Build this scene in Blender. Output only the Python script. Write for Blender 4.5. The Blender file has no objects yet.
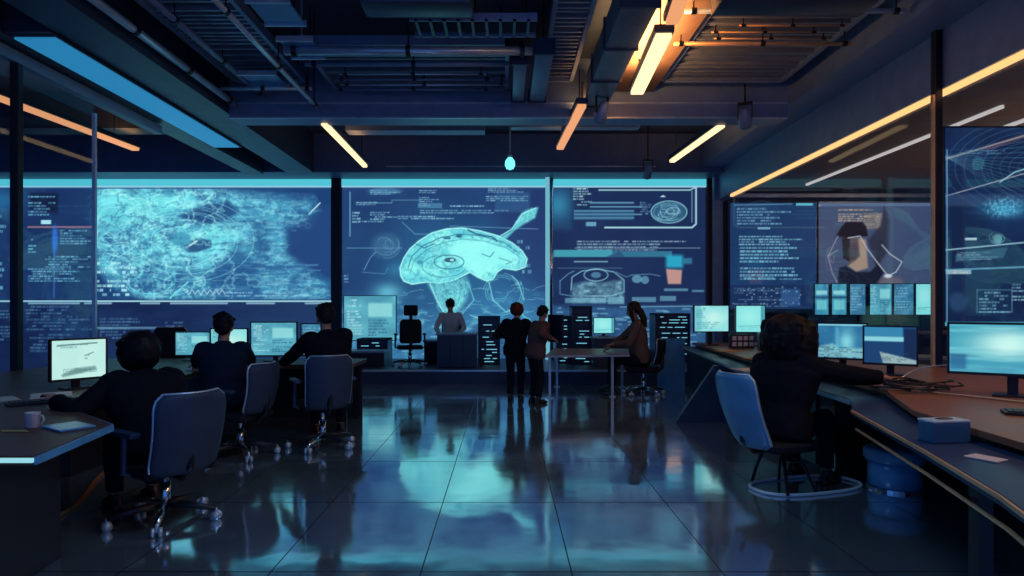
import bpy, bmesh, math, random
import numpy as np
from mathutils import Vector, Matrix, noise as mnoise
C = bpy.context.scene.collection
SC = bpy.context.scene
random.seed(7)
H = 1.42            # eye height
F = 640.0           # focal length in pixels of a 1024 px wide frame
CX, CY = 505.0, 305.0
def W(px, py, y):   # picture pixel -> point at depth y (used to work out real positions)
    return Vector(((px-CX)*y/F, y, H-(py-CY)*y/F))
def lin1(c):
    c = c/255.0
    return c/12.92 if c <= 0.04045 else ((c+0.055)/1.055)**2.4
def S(r, g, b): return (lin1(r), lin1(g), lin1(b), 1.0)

# ------------------------------------------------------------------ materials
MATS = {}
def mat(name, col, rough=0.5, metal=0.0, vary=0.25, scale=6.0, spec=0.5, bump=0.0):
    if name in MATS: return MATS[name]
    m = bpy.data.materials.new(name); m.use_nodes = True
    nt = m.node_tree; b = nt.nodes['Principled BSDF']
    tc = nt.nodes.new('ShaderNodeTexCoord'); n = nt.nodes.new('ShaderNodeTexNoise')
    n.inputs['Scale'].default_value = scale; n.inputs['Detail'].default_value = 4
    nt.links.new(tc.outputs['Object'], n.inputs['Vector'])
    mx = nt.nodes.new('ShaderNodeMixRGB')
    mx.inputs[1].default_value = tuple(c*(1-vary) for c in col[:3])+(1,)
    mx.inputs[2].default_value = tuple(min(1, c*(1+vary)) for c in col[:3])+(1,)
    nt.links.new(n.outputs['Fac'], mx.inputs[0]); nt.links.new(mx.outputs[0], b.inputs['Base Color'])
    mr = nt.nodes.new('ShaderNodeMapRange')
    mr.inputs['To Min'].default_value = max(0.02, rough*0.8); mr.inputs['To Max'].default_value = min(1, rough*1.2)
    nt.links.new(n.outputs['Fac'], mr.inputs['Value']); nt.links.new(mr.outputs[0], b.inputs['Roughness'])
    b.inputs['Metallic'].default_value = metal
    b.inputs['Specular IOR Level'].default_value = spec
    if bump:
        bp = nt.nodes.new('ShaderNodeBump'); bp.inputs['Strength'].default_value = bump; bp.inputs['Distance'].default_value = 0.02
        nt.links.new(n.outputs['Fac'], bp.inputs['Height']); nt.links.new(bp.outputs[0], b.inputs['Normal'])
    MATS[name] = m; return m
def emat(name, col, strength):
    if name in MATS: return MATS[name]
    m = bpy.data.materials.new(name); m.use_nodes = True
    nt = m.node_tree; b = nt.nodes['Principled BSDF']
    b.inputs['Base Color'].default_value = (0.02, 0.02, 0.02, 1)
    b.inputs['Emission Color'].default_value = col; b.inputs['Emission Strength'].default_value = strength
    MATS[name] = m; return m
def glass_mat():
    m = bpy.data.materials.new('clear_glass'); m.use_nodes = True
    nt = m.node_tree; nt.nodes.clear()
    out = nt.nodes.new('ShaderNodeOutputMaterial'); mx = nt.nodes.new('ShaderNodeMixShader')
    tr = nt.nodes.new('ShaderNodeBsdfTransparent'); gl = nt.nodes.new('ShaderNodeBsdfGlossy'); fr = nt.nodes.new('ShaderNodeFresnel')
    tr.inputs[0].default_value = (0.93, 0.96, 0.98, 1); gl.inputs['Roughness'].default_value = 0.02
    lw = nt.nodes.new('ShaderNodeLayerWeight'); lw.inputs[0].default_value = 0.3
    mr = nt.nodes.new('ShaderNodeMapRange'); mr.inputs['To Min'].default_value = 0.02; mr.inputs['To Max'].default_value = 0.07
    nt.links.new(lw.outputs['Facing'], mr.inputs['Value']); nt.nodes.remove(fr)
    nt.links.new(mr.outputs[0], mx.inputs[0]); nt.links.new(tr.outputs[0], mx.inputs[1]); nt.links.new(gl.outputs[0], mx.inputs[2])
    nt.links.new(mx.outputs[0], out.inputs[0]); return m
def screen_mat():
    m = bpy.data.materials.new('screen_glow'); m.use_nodes = True
    nt = m.node_tree; b = nt.nodes['Principled BSDF']
    at = nt.nodes.new('ShaderNodeAttribute'); at.attribute_name = 'Col'
    b.inputs['Base Color'].default_value = (0.004, 0.006, 0.01, 1); b.inputs['Roughness'].default_value = 0.35
    b.inputs['Specular IOR Level'].default_value = 0.2
    nt.links.new(at.outputs['Color'], b.inputs['Emission Color']); b.inputs['Emission Strength'].default_value = 1.0
    return m
def floor_mat():
    m = bpy.data.materials.new('polished_tiles'); m.use_nodes = True
    nt = m.node_tree; b = nt.nodes['Principled BSDF']; N = nt.nodes.new; L = nt.links.new
    tc = N('ShaderNodeTexCoord'); sx = N('ShaderNodeSeparateXYZ'); L(tc.outputs['Object'], sx.inputs[0])
    def joint(sock, off, pitch, w):
        a = N('ShaderNodeMath'); a.operation = 'ADD'; a.inputs[1].default_value = off+100*pitch; L(sock, a.inputs[0])
        d = N('ShaderNodeMath'); d.operation = 'MODULO'; d.inputs[1].default_value = pitch; L(a.outputs[0], d.inputs[0])
        l = N('ShaderNodeMath'); l.operation = 'LESS_THAN'; l.inputs[1].default_value = w; L(d.outputs[0], l.inputs[0]); return l
    j1 = joint(sx.outputs[0], 0.45, 0.8, 0.007); j2 = joint(sx.outputs[1], -3.4, 1.2, 0.011)
    mxj = N('ShaderNodeMath'); mxj.operation = 'MAXIMUM'; L(j1.outputs[0], mxj.inputs[0]); L(j2.outputs[0], mxj.inputs[1])
    n = N('ShaderNodeTexNoise'); n.inputs['Scale'].default_value = 1.3; n.inputs['Detail'].default_value = 5; L(tc.outputs['Object'], n.inputs[0])
    cr = N('ShaderNodeMixRGB'); cr.inputs[1].default_value = FLOOR_A; cr.inputs[2].default_value = FLOOR_B; L(n.outputs['Fac'], cr.inputs[0])
    cj = N('ShaderNodeMixRGB'); cj.inputs[2].default_value = (0.05, 0.06, 0.075, 1); L(mxj.outputs[0], cj.inputs[0]); L(cr.outputs[0], cj.inputs[1])
    L(cj.outputs[0], b.inputs['Base Color'])
    mr = N('ShaderNodeMapRange'); mr.inputs['From Min'].default_value = 0.3; mr.inputs['From Max'].default_value = 0.7
    mr.inputs['To Min'].default_value = 0.05; mr.inputs['To Max'].default_value = 0.15; L(n.outputs['Fac'], mr.inputs[0])
    aj = N('ShaderNodeMath'); aj.operation = 'MULTIPLY_ADD'; aj.inputs[1].default_value = 0.35; L(mxj.outputs[0], aj.inputs[0]); L(mr.outputs[0], aj.inputs[2])
    L(aj.outputs[0], b.inputs['Roughness'])
    b.inputs['Metallic'].default_value = 0.85
    n2 = N('ShaderNodeTexNoise'); n2.inputs['Scale'].default_value = 2.2; n2.inputs['Detail'].default_value = 2; L(tc.outputs['Object'], n2.inputs[0])
    bp = N('ShaderNodeBump'); bp.inputs['Strength'].default_value = 0.12; bp.inputs['Distance'].default_value = 0.02
    L(n2.outputs['Fac'], bp.inputs['Height']); L(bp.outputs[0], b.inputs['Normal'])
    return m
FLOOR_A = (0.28, 0.42, 0.58, 1); FLOOR_B = (0.86, 1.0, 1.0, 1)
M_FLOOR = floor_mat(); M_GLASS = glass_mat(); M_SCREEN = screen_mat()
M_NAVY = mat('navy_plaster', (0.022, 0.034, 0.065), 0.6)
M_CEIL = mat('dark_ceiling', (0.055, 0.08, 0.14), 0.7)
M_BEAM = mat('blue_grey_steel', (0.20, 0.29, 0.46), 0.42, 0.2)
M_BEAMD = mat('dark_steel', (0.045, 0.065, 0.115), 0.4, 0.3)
M_TRIM = mat('pale_metal_trim', (0.60, 0.72, 0.86), 0.3, 0.5)
M_BLACK = mat('black_metal', (0.010, 0.011, 0.016), 0.4, 0.2)
M_PLAST = mat('dark_plastic', (0.018, 0.021, 0.032), 0.4)
M_DUCT = mat('grey_duct_metal', (0.26, 0.28, 0.34), 0.45, 0.5)
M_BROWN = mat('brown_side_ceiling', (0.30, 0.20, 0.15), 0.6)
M_COPPER = mat('copper_trim', (0.85, 0.45, 0.22), 0.35, 0.3)
M_CHROME = mat('chrome', (0.75, 0.80, 0.86), 0.18, 1.0, vary=0.05)
M_DESK = mat('dark_walnut_top', (0.10, 0.052, 0.046), 0.4, 0.0, scale=3, spec=0.12)
M_DESKR = mat('reddish_desk_top', (0.30, 0.125, 0.075), 0.38, 0.0, scale=3, spec=0.15)
M_DESKB = mat('blue_desk_ledge', (0.03, 0.06, 0.14), 0.35, 0.0, spec=0.15)
M_DBLUE = mat('dark_blue_panel', (0.03, 0.055, 0.12), 0.4)
M_GBLUE = mat('glossy_blue_panel', (0.10, 0.36, 0.66), 0.25, 0.0)
M_CHAIR = mat('slate_chair_shell', (0.034, 0.058, 0.105), 0.5, spec=0.25)
M_CHAIRB = mat('blue_chair_shell', (0.10, 0.30, 0.52), 0.3)
M_SEAT = mat('charcoal_seat_fabric', (0.015, 0.018, 0.028), 0.9, scale=60, spec=0.15)
M_JACK = mat('black_cloth', (0.006, 0.008, 0.015), 0.85, scale=40, spec=0.12)
M_JACKB = mat('navy_cloth', (0.012, 0.022, 0.048), 0.85, scale=40, spec=0.12)
M_JACKR = mat('brown_cloth', (0.13, 0.075, 0.07), 0.85, scale=40, spec=0.12)
M_TAN = mat('tan_cloth', (0.16, 0.10, 0.08), 0.85, scale=40, spec=0.12)
M_SHIRT = mat('pale_shirt_cloth', (0.45, 0.55, 0.60), 0.8, scale=40)
M_TROU = mat('dark_trousers_cloth', (0.010, 0.012, 0.022), 0.9, scale=40, spec=0.12)
M_SKIN = mat('skin', (0.42, 0.22, 0.15), 0.5, vary=0.1)
M_HAIR = mat('black_hair', (0.006, 0.006, 0.009), 0.55, scale=50, spec=0.2)
M_HAIRR = mat('auburn_hair', (0.10, 0.022, 0.018), 0.55, scale=50, spec=0.2)
M_HAIRB = mat('brown_hair', (0.030, 0.018, 0.014), 0.55, scale=50, spec=0.2)
M_SHOE = mat('black_shoe_leather', (0.008, 0.008, 0.010), 0.35)
M_PAPER = mat('white_paper', (0.72, 0.68, 0.66), 0.8, vary=0.08)
M_PAPERO = mat('orange_paper', (0.75, 0.32, 0.10), 0.8, vary=0.08)
M_KEY = mat('black_keys', (0.02, 0.02, 0.026), 0.45)
M_CABLE = mat('black_cable', (0.015, 0.015, 0.02), 0.4)
M_CABLEO = mat('orange_cable', (0.42, 0.17, 0.06), 0.4)
M_GRILL = mat('grille_slats', (0.26, 0.30, 0.38), 0.4, 0.4)
M_BOXB = mat('blue_box_card', (0.045, 0.15, 0.28), 0.4)
E_WARM = emat('warm_tube', (1.0, 0.70, 0.36, 1), 1.7)
E_WARM2 = emat('orange_tube', (0.88, 0.37, 0.16, 1), 1.0)
E_STRIP = emat('orange_strip', (1.0, 0.52, 0.19, 1), 1.35)
E_WHITE = emat('soft_white_line', (0.85, 0.75, 0.72, 1), 0.7)
E_CYAN = emat('cyan_bar', S(82, 196, 214), 1.0)
E_PANEL = emat('cyan_ceiling_panel', S(36, 122, 172), 1.0)
E_LINE = emat('pale_cyan_line', S(150, 200, 222), 1.0)
E_COL = emat('column_highlight_glow', S(110, 178, 200), 1.0)
E_BULB = emat('teal_bulb', S(110, 225, 230), 1.6)
E_EDGE = emat('desk_rim_glow', S(150, 215, 228), 1.0)  # glow that imitates light falling on the desk rim
E_LED = emat('status_leds', S(120, 205, 230), 0.9)

# ------------------------------------------------------------------ mesh builder
class MB:
    def __init__(s): s.bm = bmesh.new()
    def box(s, a, b, bev=0.0, M=None):
        x0,y0,z0 = a; x1,y1,z1 = b
        t = bmesh.new()
        vs = [t.verts.new(v) for v in ((x0,y0,z0),(x1,y0,z0),(x1,y1,z0),(x0,y1,z0),(x0,y0,z1),(x1,y0,z1),(x1,y1,z1),(x0,y1,z1))]
        for f in ((0,3,2,1),(4,5,6,7),(0,1,5,4),(1,2,6,5),(2,3,7,6),(3,0,4,7)): t.faces.new([vs[i] for i in f])
        if bev > 0: bmesh.ops.bevel(t, geom=list(t.edges), offset=bev, segments=2, affect='EDGES', profile=0.5)
        s._merge(t, M); return s
    def _merge(s, t, M=None):
        if M is not None: bmesh.ops.transform(t, matrix=M, verts=t.verts)
        bmesh.ops.recalc_face_normals(t, faces=t.faces)
        me = bpy.data.meshes.new('tmp'); t.to_mesh(me); t.free(); s.bm.from_mesh(me); bpy.data.meshes.remove(me)
    def loft(s, pts, rad, n=12, cap=True, up=None, closed=False):
        """tube through pts; rad: a float, or per point float / (a,b)"""
        pts = [Vector(p) for p in pts]; k = len(pts)
        if not isinstance(rad, (list, tuple)): rad = [rad]*k
        t = bmesh.new(); rings = []; prev = None
        for i, p in enumerate(pts):
            if closed: d = pts[(i+1)%k]-pts[i-1]
            else: d = pts[min(i+1,k-1)]-pts[max(i-1,0)]
            if d.length < 1e-9: d = Vector((0,0,1))
            d.normalize()
            u = Vector(up) if up is not None else (prev if prev is not None else (Vector((0,0,1)) if abs(d.z) < 0.9 else Vector((1,0,0))))
            u = u - d*u.dot(d)
            if u.length < 1e-6: u = d.orthogonal()
            u.normalize(); v = d.cross(u); prev = u
            r = rad[i]; a, b = (r if isinstance(r, (list, tuple)) else (r, r))
            rings.append([t.verts.new(p+u*(b*math.cos(2*math.pi*j/n))+v*(a*math.sin(2*math.pi*j/n))) for j in range(n)])
        for i in range(k if closed else k-1):
            A, B = rings[i], rings[(i+1)%k]
            for j in range(n): t.faces.new((A[j],A[(j+1)%n],B[(j+1)%n],B[j]))
        if cap and not closed:
            t.faces.new(list(reversed(rings[0]))); t.faces.new(rings[-1])
        s._merge(t); return s
    def capsule(s, p, q, r0, r1, n=10):
        p, q = Vector(p), Vector(q); d = (q-p)
        if d.length < 1e-6: d = Vector((0,0,1e-3))
        dn = d.normalized(); pts, rr = [], []
        for a in (-85,-60,-30,0): pts.append(p+dn*(r0*math.sin(math.radians(a)))); rr.append(r0*math.cos(math.radians(a)))
        for a in (0,30,60,85): pts.append(q+dn*(r1*math.sin(math.radians(a)))); rr.append(r1*math.cos(math.radians(a)))
        return s.loft(pts, rr, n)
    def ell(s, c, r, M=None, seg=16, rings=10):
        t = bmesh.new(); bmesh.ops.create_uvsphere(t, u_segments=seg, v_segments=rings, radius=1.0)
        X = Matrix.Translation(Vector(c)) @ (M.to_4x4() if M is not None else Matrix.Identity(4)) @ Matrix.Diagonal((r[0],r[1],r[2],1))
        s._merge(t, X); return s
    def prism(s, poly, z0, z1, bev=0.0, M=None):
        t = bmesh.new(); A = [t.verts.new((x,y,z0)) for x,y in poly]; B = [t.verts.new((x,y,z1)) for x,y in poly]; n = len(poly)
        t.faces.new(list(reversed(A))); t.faces.new(B)
        for i in range(n): t.faces.new((A[i],A[(i+1)%n],B[(i+1)%n],B[i]))
        if bev > 0:
            bmesh.ops.bevel(t, geom=list(t.edges), offset=bev, segments=1, affect='EDGES', profile=0.5)
        s._merge(t, M); return s
    def lathe(s, prof, n=24, M=None):
        t = bmesh.new(); rings = []
        for r, z in prof: rings.append([t.verts.new((r*math.cos(2*math.pi*j/n), r*math.sin(2*math.pi*j/n), z)) for j in range(n)])
        for A, B in zip(rings, rings[1:]):
            for j in range(n): t.faces.new((A[j],A[(j+1)%n],B[(j+1)%n],B[j]))
        t.faces.new(list(reversed(rings[0]))); t.faces.new(rings[-1]); s._merge(t, M); return s
    def build(s, name, m, parent=None, smooth=False, world=False):
        me = bpy.data.meshes.new(name)
        if world and parent is not None:
            bmesh.ops.transform(s.bm, matrix=Matrix.Translation(-Vector(parent.location)), verts=s.bm.verts)
        s.bm.to_mesh(me); s.bm.free(); me.materials.append(m)
        if smooth:
            me.polygons.foreach_set('use_smooth', [True]*len(me.polygons))
        o = bpy.data.objects.new(name, me); C.objects.link(o)
        if parent is not None: o.parent = parent
        return o
def autosmooth(o, ang=40):
    me = o.data; me.polygons.foreach_set('use_smooth', [True]*len(me.polygons))
    try: me.set_sharp_from_angle(angle=math.radians(ang))
    except Exception: pass
    return o
def thing(name, label, cat, loc=(0,0,0), rz=0.0, group=None):
    o = bpy.data.objects.new(name, None); C.objects.link(o); o.empty_display_size = 0.1
    o.location = loc; o.rotation_euler = (0,0,rz); o['label'] = label; o['category'] = cat
    if group: o['group'] = group
    return o
def tag(o, label, cat, group=None, kind=None):
    o['label'] = label; o['category'] = cat
    if group: o['group'] = group
    if kind: o['kind'] = kind
    return o
def struct(o, label=None, cat=None):
    o['kind'] = 'structure'
    if label: o['label'] = label; o['category'] = cat or 'structure'
    return o
def dup(root, loc, rz, label, group=None):
    def cp(o, par):
        c = o.copy(); C.objects.link(c)
        if par is not None: c.parent = par
        for ch in [x for x in ALLCH.get(o.name, [])]: cp(ch, c)
        return c
    ALLCH = {}
    for o in SC.objects:
        if o.parent is not None: ALLCH.setdefault(o.parent.name, []).append(o)
    r = cp(root, None); r.location = loc; r.rotation_euler = (0,0,rz); r['label'] = label
    if group: r['group'] = group
    return r

# ------------------------------------------------------------------ painted screen content
def vnoise(h, w, fy, fx, rng):
    gy, gx = max(2, int(fy)+2), max(2, int(fx)+2)
    g = rng.random((gy+1, gx+1))
    yy = np.linspace(0, fy, h)[:, None]; xx = np.linspace(0, fx, w)[None, :]
    y0 = np.floor(yy).astype(int); x0 = np.floor(xx).astype(int); ty = yy-y0; tx = xx-x0
    ty = ty*ty*(3-2*ty); tx = tx*tx*(3-2*tx)
    a = g[y0, x0]*(1-tx)+g[y0, x0+1]*tx; b = g[y0+1, x0]*(1-tx)+g[y0+1, x0+1]*tx
    return a*(1-ty)+b*ty
class Canvas:
    def __init__(s, x0, y0, x1, y1, k=1.25, seed=1, bg=(24,50,92)):
        s.x0, s.y0, s.x1, s.y1, s.k = x0, y0, x1, y1, k
        s.w = max(4, int((x1-x0)*k)); s.h = max(4, int((y1-y0)*k))
        s.X = np.linspace(x0, x1, s.w)[None, :].repeat(s.h, 0); s.Y = np.linspace(y0, y1, s.h)[:, None].repeat(s.w, 1)
        s.a = np.zeros((s.h, s.w, 3)); s.a[:] = bg; s.rng = np.random.default_rng(seed); s.aa = 0.5/k
    def noise(s, size, sx=1.0, octv=4):
        r = np.zeros((s.h, s.w)); amp = 1; tot = 0; f = 1.0/size
        for _ in range(octv):
            r += amp*vnoise(s.h, s.w, (s.y1-s.y0)*f, (s.x1-s.x0)*f/sx, s.rng); tot += amp; amp *= 0.55; f *= 2
        return r/tot
    def mixm(s, m, col):
        m = np.clip(m, 0, 1)[..., None]; s.a = s.a*(1-m)+np.array(col, float)*m
    def rect(s, x0, y0, x1, y1, col, al=1.0, soft=0.4):
        m = np.clip((s.X-x0)/soft+.5,0,1)*np.clip((x1-s.X)/soft+.5,0,1)*np.clip((s.Y-y0)/soft+.5,0,1)*np.clip((y1-s.Y)/soft+.5,0,1)
        s.mixm(m*al, col)
    def frame(s, x0, y0, x1, y1, col, al=1.0, w=0.8):
        s.line((x0,y0),(x1,y0),w,col,al); s.line((x1,y0),(x1,y1),w,col,al); s.line((x1,y1),(x0,y1),w,col,al); s.line((x0,y1),(x0,y0),w,col,al)
    def dist(s, p, q):
        px, py = p; dx, dy = q[0]-px, q[1]-py; L = dx*dx+dy*dy+1e-9
        t = np.clip(((s.X-px)*dx+(s.Y-py)*dy)/L, 0, 1)
        return np.hypot(s.X-px-t*dx, s.Y-py-t*dy)
    def line(s, p, q, w, col, al=1.0):
        s.mixm(np.clip((w/2-s.dist(p, q))/(2*s.aa)+.5, 0, 1)*al*min(1, w*s.k/1.0), col)
    def path(s, pts, w, col, al=1.0):
        d = np.full((s.h, s.w), 1e9)
        for p, q in zip(pts, pts[1:]): d = np.minimum(d, s.dist(p, q))
        s.mixm(np.clip((w/2-d)/(2*s.aa)+.5, 0, 1)*al*min(1, w*s.k/1.0), col)
    def pmask(s, pts, soft=1.0):
        ins = np.zeros((s.h, s.w), bool); n = len(pts); d = np.full((s.h, s.w), 1e9)
        for i in range(n):
            (xa, ya), (xb, yb) = pts[i], pts[(i+1) % n]
            c = ((ya > s.Y) != (yb > s.Y))
            if yb != ya: ins ^= c & (s.X < (xb-xa)*(s.Y-ya)/(yb-ya)+xa)
            d = np.minimum(d, s.dist((xa, ya), (xb, yb)))
        return np.clip(np.where(ins, d, -d)/soft+.5, 0, 1)
    def poly(s, pts, col, al=1.0, soft=1.0): s.mixm(s.pmask(pts, soft)*al, col)
    def emask(s, cx, cy, rx, ry, soft=0.2):
        r = np.hypot((s.X-cx)/rx, (s.Y-cy)/ry); return np.clip((1-r)/soft+.5, 0, 1)
    def ell(s, cx, cy, rx, ry, col, al=1.0, soft=0.2): s.mixm(s.emask(cx, cy, rx, ry, soft)*al, col)
    def ring(s, cx, cy, rx, ry, w, col, al=1.0, a0=0, a1=360):
        pts = [(cx+rx*math.cos(math.radians(a0+(a1-a0)*i/28)), cy+ry*math.sin(math.radians(a0+(a1-a0)*i/28))) for i in range(29)]
        s.path(pts, w, col, al)
    def glow(s, cx, cy, rx, ry, col, al):
        s.mixm(np.exp(-(((s.X-cx)/rx)**2+((s.Y-cy)/ry)**2))*al, col)
    def text(s, x0, y0, x1, y1, step, col, al=0.8, fill=0.75, th=0.55):
        fill = min(0.96, fill+0.12)
        """rows of small unreadable marks standing for far-off writing"""
        y = y0
        while y < y1:
            xe = x0+(x1-x0)*(0.45+0.55*s.rng.random())
            if s.rng.random() < 0.9:
                x = x0
                while x < xe:
                    l = 1.2+4.5*s.rng.random()
                    if s.rng.random() < fill: s.rect(x, y, min(x+l, xe), y+step*th, col, al*(0.55+0.45*s.rng.random()), 0.5)
                    x += l+0.8
            y += step
    def scrib(s, cx, cy, rx, ry, n, col, al=0.6, w=0.6):
        for _ in range(n):
            a = s.rng.random()*360; r = 0.3+0.7*s.rng.random()
            s.ring(cx+(s.rng.random()-.5)*rx*.5, cy+(s.rng.random()-.5)*ry*.5, rx*r, ry*r, w, col, al, a, a+60+160*s.rng.random())
    def ridge(s, size, sx=1.0):
        n = s.noise(size, sx, 4); return np.clip(1-np.abs(n-0.5)*14, 0, 1)
    def lin(s):
        c = np.clip(s.a, 0, 255)/255.0
        return np.where(c <= 0.04045, c/12.92, ((c+0.055)/1.055)**2.4)
def panel(name, cv, w, h, parent, loc=(0,0,0), gain=1.0):
    """flat display facing local -Y, its centre at loc; the picture is a colour per vertex that the panel gives off"""
    nx, ny = cv.w, cv.h
    xs = np.linspace(-w/2, w/2, nx); zs = np.linspace(h/2, -h/2, ny)
    co = np.zeros((ny, nx, 3)); co[..., 0] = xs[None, :]+loc[0]; co[..., 1] = loc[1]; co[..., 2] = zs[:, None]+loc[2]
    idx = np.arange(nx*ny).reshape(ny, nx)
    fc = np.stack([idx[1:, :-1], idx[1:, 1:], idx[:-1, 1:], idx[:-1, :-1]], -1).reshape(-1, 4)
    me = bpy.data.meshes.new(name)
    me.vertices.add(nx*ny); me.vertices.foreach_set('co', co.reshape(-1))
    me.loops.add(fc.size); me.loops.foreach_set('vertex_index', fc.reshape(-1).astype(np.int32))
    me.polygons.add(len(fc)); me.polygons.foreach_set('loop_start', np.arange(0, fc.size, 4, dtype=np.int32))
    me.update(calc_edges=True)
    ca = me.color_attributes.new('Col', 'FLOAT_COLOR', 'POINT')
    l = cv.lin()*gain; col = np.ones((ny*nx, 4)); col[:, :3] = l.reshape(-1, 3)
    ca.data.foreach_set('color', col.reshape(-1))
    me.materials.append(M_SCREEN)
    o = bpy.data.objects.new(name, me); C.objects.link(o); o.parent = parent
    return o
CY1 = (118, 228, 232); CY2 = (70, 160, 190); PALE = (165, 205, 220); WHT = (205, 235, 240)

def cv_left():
    c = Canvas(-30, 187, 331, 300, 1.3, 11, (27, 60, 108))
    n = c.noise(26); c.mixm((n-.45)*1.2, (45, 95, 145))
    land = [(97,188),(150,187),(205,187),(258,196),(312,198),(318,212),(308,226),(286,229),(287,256),(304,268),(331,284),(331,299),(150,299),(112,284),(97,262)]
    m = c.pmask(land, 12)
    f = c.noise(14, 1.3, 5); r1 = c.ridge(10, 1.5); r2 = c.ridge(5, 1.8); st = c.noise(5, 9, 3)
    east = np.clip((c.X-205)/45, 0, 1); south = np.clip((c.Y-262)/24, 0, 1)
    c.mixm(m*(0.35+0.5*f), (62, 142, 182))
    c.mixm(m*np.clip((f-.42)*4, 0, 1)*(1-.72*east)*(1-.6*south), (104, 208, 220))
    c.mixm(m*r1*(1-.6*east)*.6, CY1); c.mixm(m*r2*.4*(1-.4*east), (150, 235, 238))
    c.mixm(m*np.clip((st-.5)*4, 0, 1)*(.25+.5*np.maximum(east, south)), (36, 78, 128))
    c.mixm(m*np.clip((c.noise(3,4,3)-.55)*6, 0, 1)*.35, (150, 225, 235))
    c.glow(135, 200, 45, 13, (112, 226, 226), .6); c.glow(150, 212, 42, 16, (112, 222, 226), .45); c.glow(165, 252, 45, 14, (110, 222, 226), .45); c.glow(215, 232, 20, 10, (120, 235, 230), .55)
    c.poly([(178,216),(200,207),(228,201),(240,212),(222,222),(196,224)], (30, 66, 116), .85, 4)
    c.poly([(213,268),(236,247),(256,262),(262,299),(205,299)], (34, 78, 128), .7, 6)
    c.poly([(288,230),(331,205),(331,276),(300,262),(287,250)], (33, 66, 116), .8, 5)
    for i in range(10): c.ring(178+i%3*4, 240+i%2*3, 24+i*5.5, 13+i*3.6, .7, (150, 238, 238), .55, c.rng.random()*360, c.rng.random()*360+200)
    c.poly([(184,247),(196,238),(211,240),(212,247),(198,252),(187,252)], (38, 78, 122), .9, 2)
    c.ell(181, 240, 11, 8, (66, 150, 178), .8)
    c.line((186,248),(197,241), 1.6, (190, 225, 225)); c.line((309,214),(320,203), 1.3, (170, 215, 225))
    c.ell(116, 218, 26, 14, (92, 190, 204), .6, .4)
    for k in range(6): c.ring(114, 215, 14+k*5, 8+k*4.5, .7, (160, 240, 240), .6, 150+k*17, 330+k*30)
    c.path([(98,215),(97,246),(106,253),(119,257),(134,247),(138,238)], 1.1, (130, 215, 228), .9)
    c.path([(100,238),(132,237),(137,228)], .8, (120, 205, 220), .8)
    c.ring(150, 282, 22, 12, 1.2, (110, 215, 222), .9, 0, 200); c.ring(160, 284, 34, 13, .9, (110, 215, 222), .7, -10, 170)
    c.line((170,298),(188,282), 1.2, (120, 220, 225))
    for i in range(60):
        x = 110+c.rng.random()*200; y = 190+c.rng.random()*105; l = 3+12*c.rng.random()
        c.line((x,y),(x+l,y+(c.rng.random()-.5)*1.5), .6, (150, 225, 235), .5)
    for i in range(28):
        y = 262+c.rng.random()*36; x = 205+c.rng.random()*90; c.line((x,y),(x+10+30*c.rng.random(),y), .5, (110, 185, 215), .5)
    rg = c.ridge(16, 1.3); c.mixm(m*np.clip(rg-.35,0,1)*(1-.5*east)*.9, (165, 242, 240)); dk = c.ridge(12, 1.6); c.mixm(m*np.clip(dk-.4,0,1)*.8, (34, 74, 122))
    for i in range(26):
        x = 100+c.rng.random()*130; y = 192+c.rng.random()*70; pts = [(x,y)]
        for k in range(6): x += (c.rng.random()-.4)*12; y += (c.rng.random()-.5)*8; pts.append((x,y))
        c.path(pts, .7, (170,245,242), .6)
    # left strip painted dimmer for the glass in front of it, with block writing
    c.rect(-30, 187, 95, 300, (22, 42, 84), .72, 3)
    n = c.noise(20); c.mixm((c.X < 94)*np.clip((n-.5)*2, 0, 1)*.5, (40, 80, 130))
    c.glow(0, 200, 20, 12, (40, 120, 165), .7)
    c.poly([(30,193),(58,193),(58,214),(30,210)], (14, 22, 50), .8, 4)
    for (x0,y0,x1,y1,st) in ((28,196,60,216,3),(60,230,92,246,2.6),(45,256,92,268,2.6),(28,266,82,282,2.4),(-12,215,8,240,5),(-12,262,8,296,6),(28,236,40,252,3)):
        c.text(x0,y0,x1,y1,st,(120,195,220),.75)
    c.rect(41,220,51,224,(170,225,232)); c.line((28,227),(93,227), 1.6, (175,120,125), .8); c.line((54,226),(54,298), .8, (70,130,205), .8)
    c.ell(55, 240, 3, 13, (50, 110, 215), .8, .8)
    c.text(97,262,140,296,4.5,(170,230,235),.9,.5)
    c.path([(186+3*i, 292+(3 if i%2 else -3)*(1-.1*(i%5))) for i in range(14)], .8, (190,225,235), .8)
    c.text(225,292,330,297,3,(150,205,225),.6)
    c.rect(-30,187,331,189,(30,80,125),.7)
    return c
def cv_band():
    c = Canvas(-30, 302, 331, 372, 1.2, 5, (22, 38, 78))
    n = c.noise(22, 2); c.mixm((n-.4)*1.3, (34, 66, 112)); c.mixm(np.clip((c.X-160)/150, 0, 1)*.4, (48, 86, 130))
    for x0, x1 in ((28,80),(84,112),(140,160),(170,228),(246,275),(305,326)): c.rect(x0,302.6,x1,304.4,(150,195,215),.8)
    for (x0,y0,x1,y1) in ((26,306,95,330),(0,310,20,340),(100,318,150,338),(30,334,90,350),(165,322,186,346)): c.text(x0,y0,x1,y1,3.2,(95,150,190),.6,.7)
    for i in range(24): c.line((20+300*c.rng.random(), 306+45*c.rng.random()), (40+300*c.rng.random(), 306+45*c.rng.random()), .4, (60,110,160), .12)
    c.rect(96,327,160,329,(120,175,205),.6); return c
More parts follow.
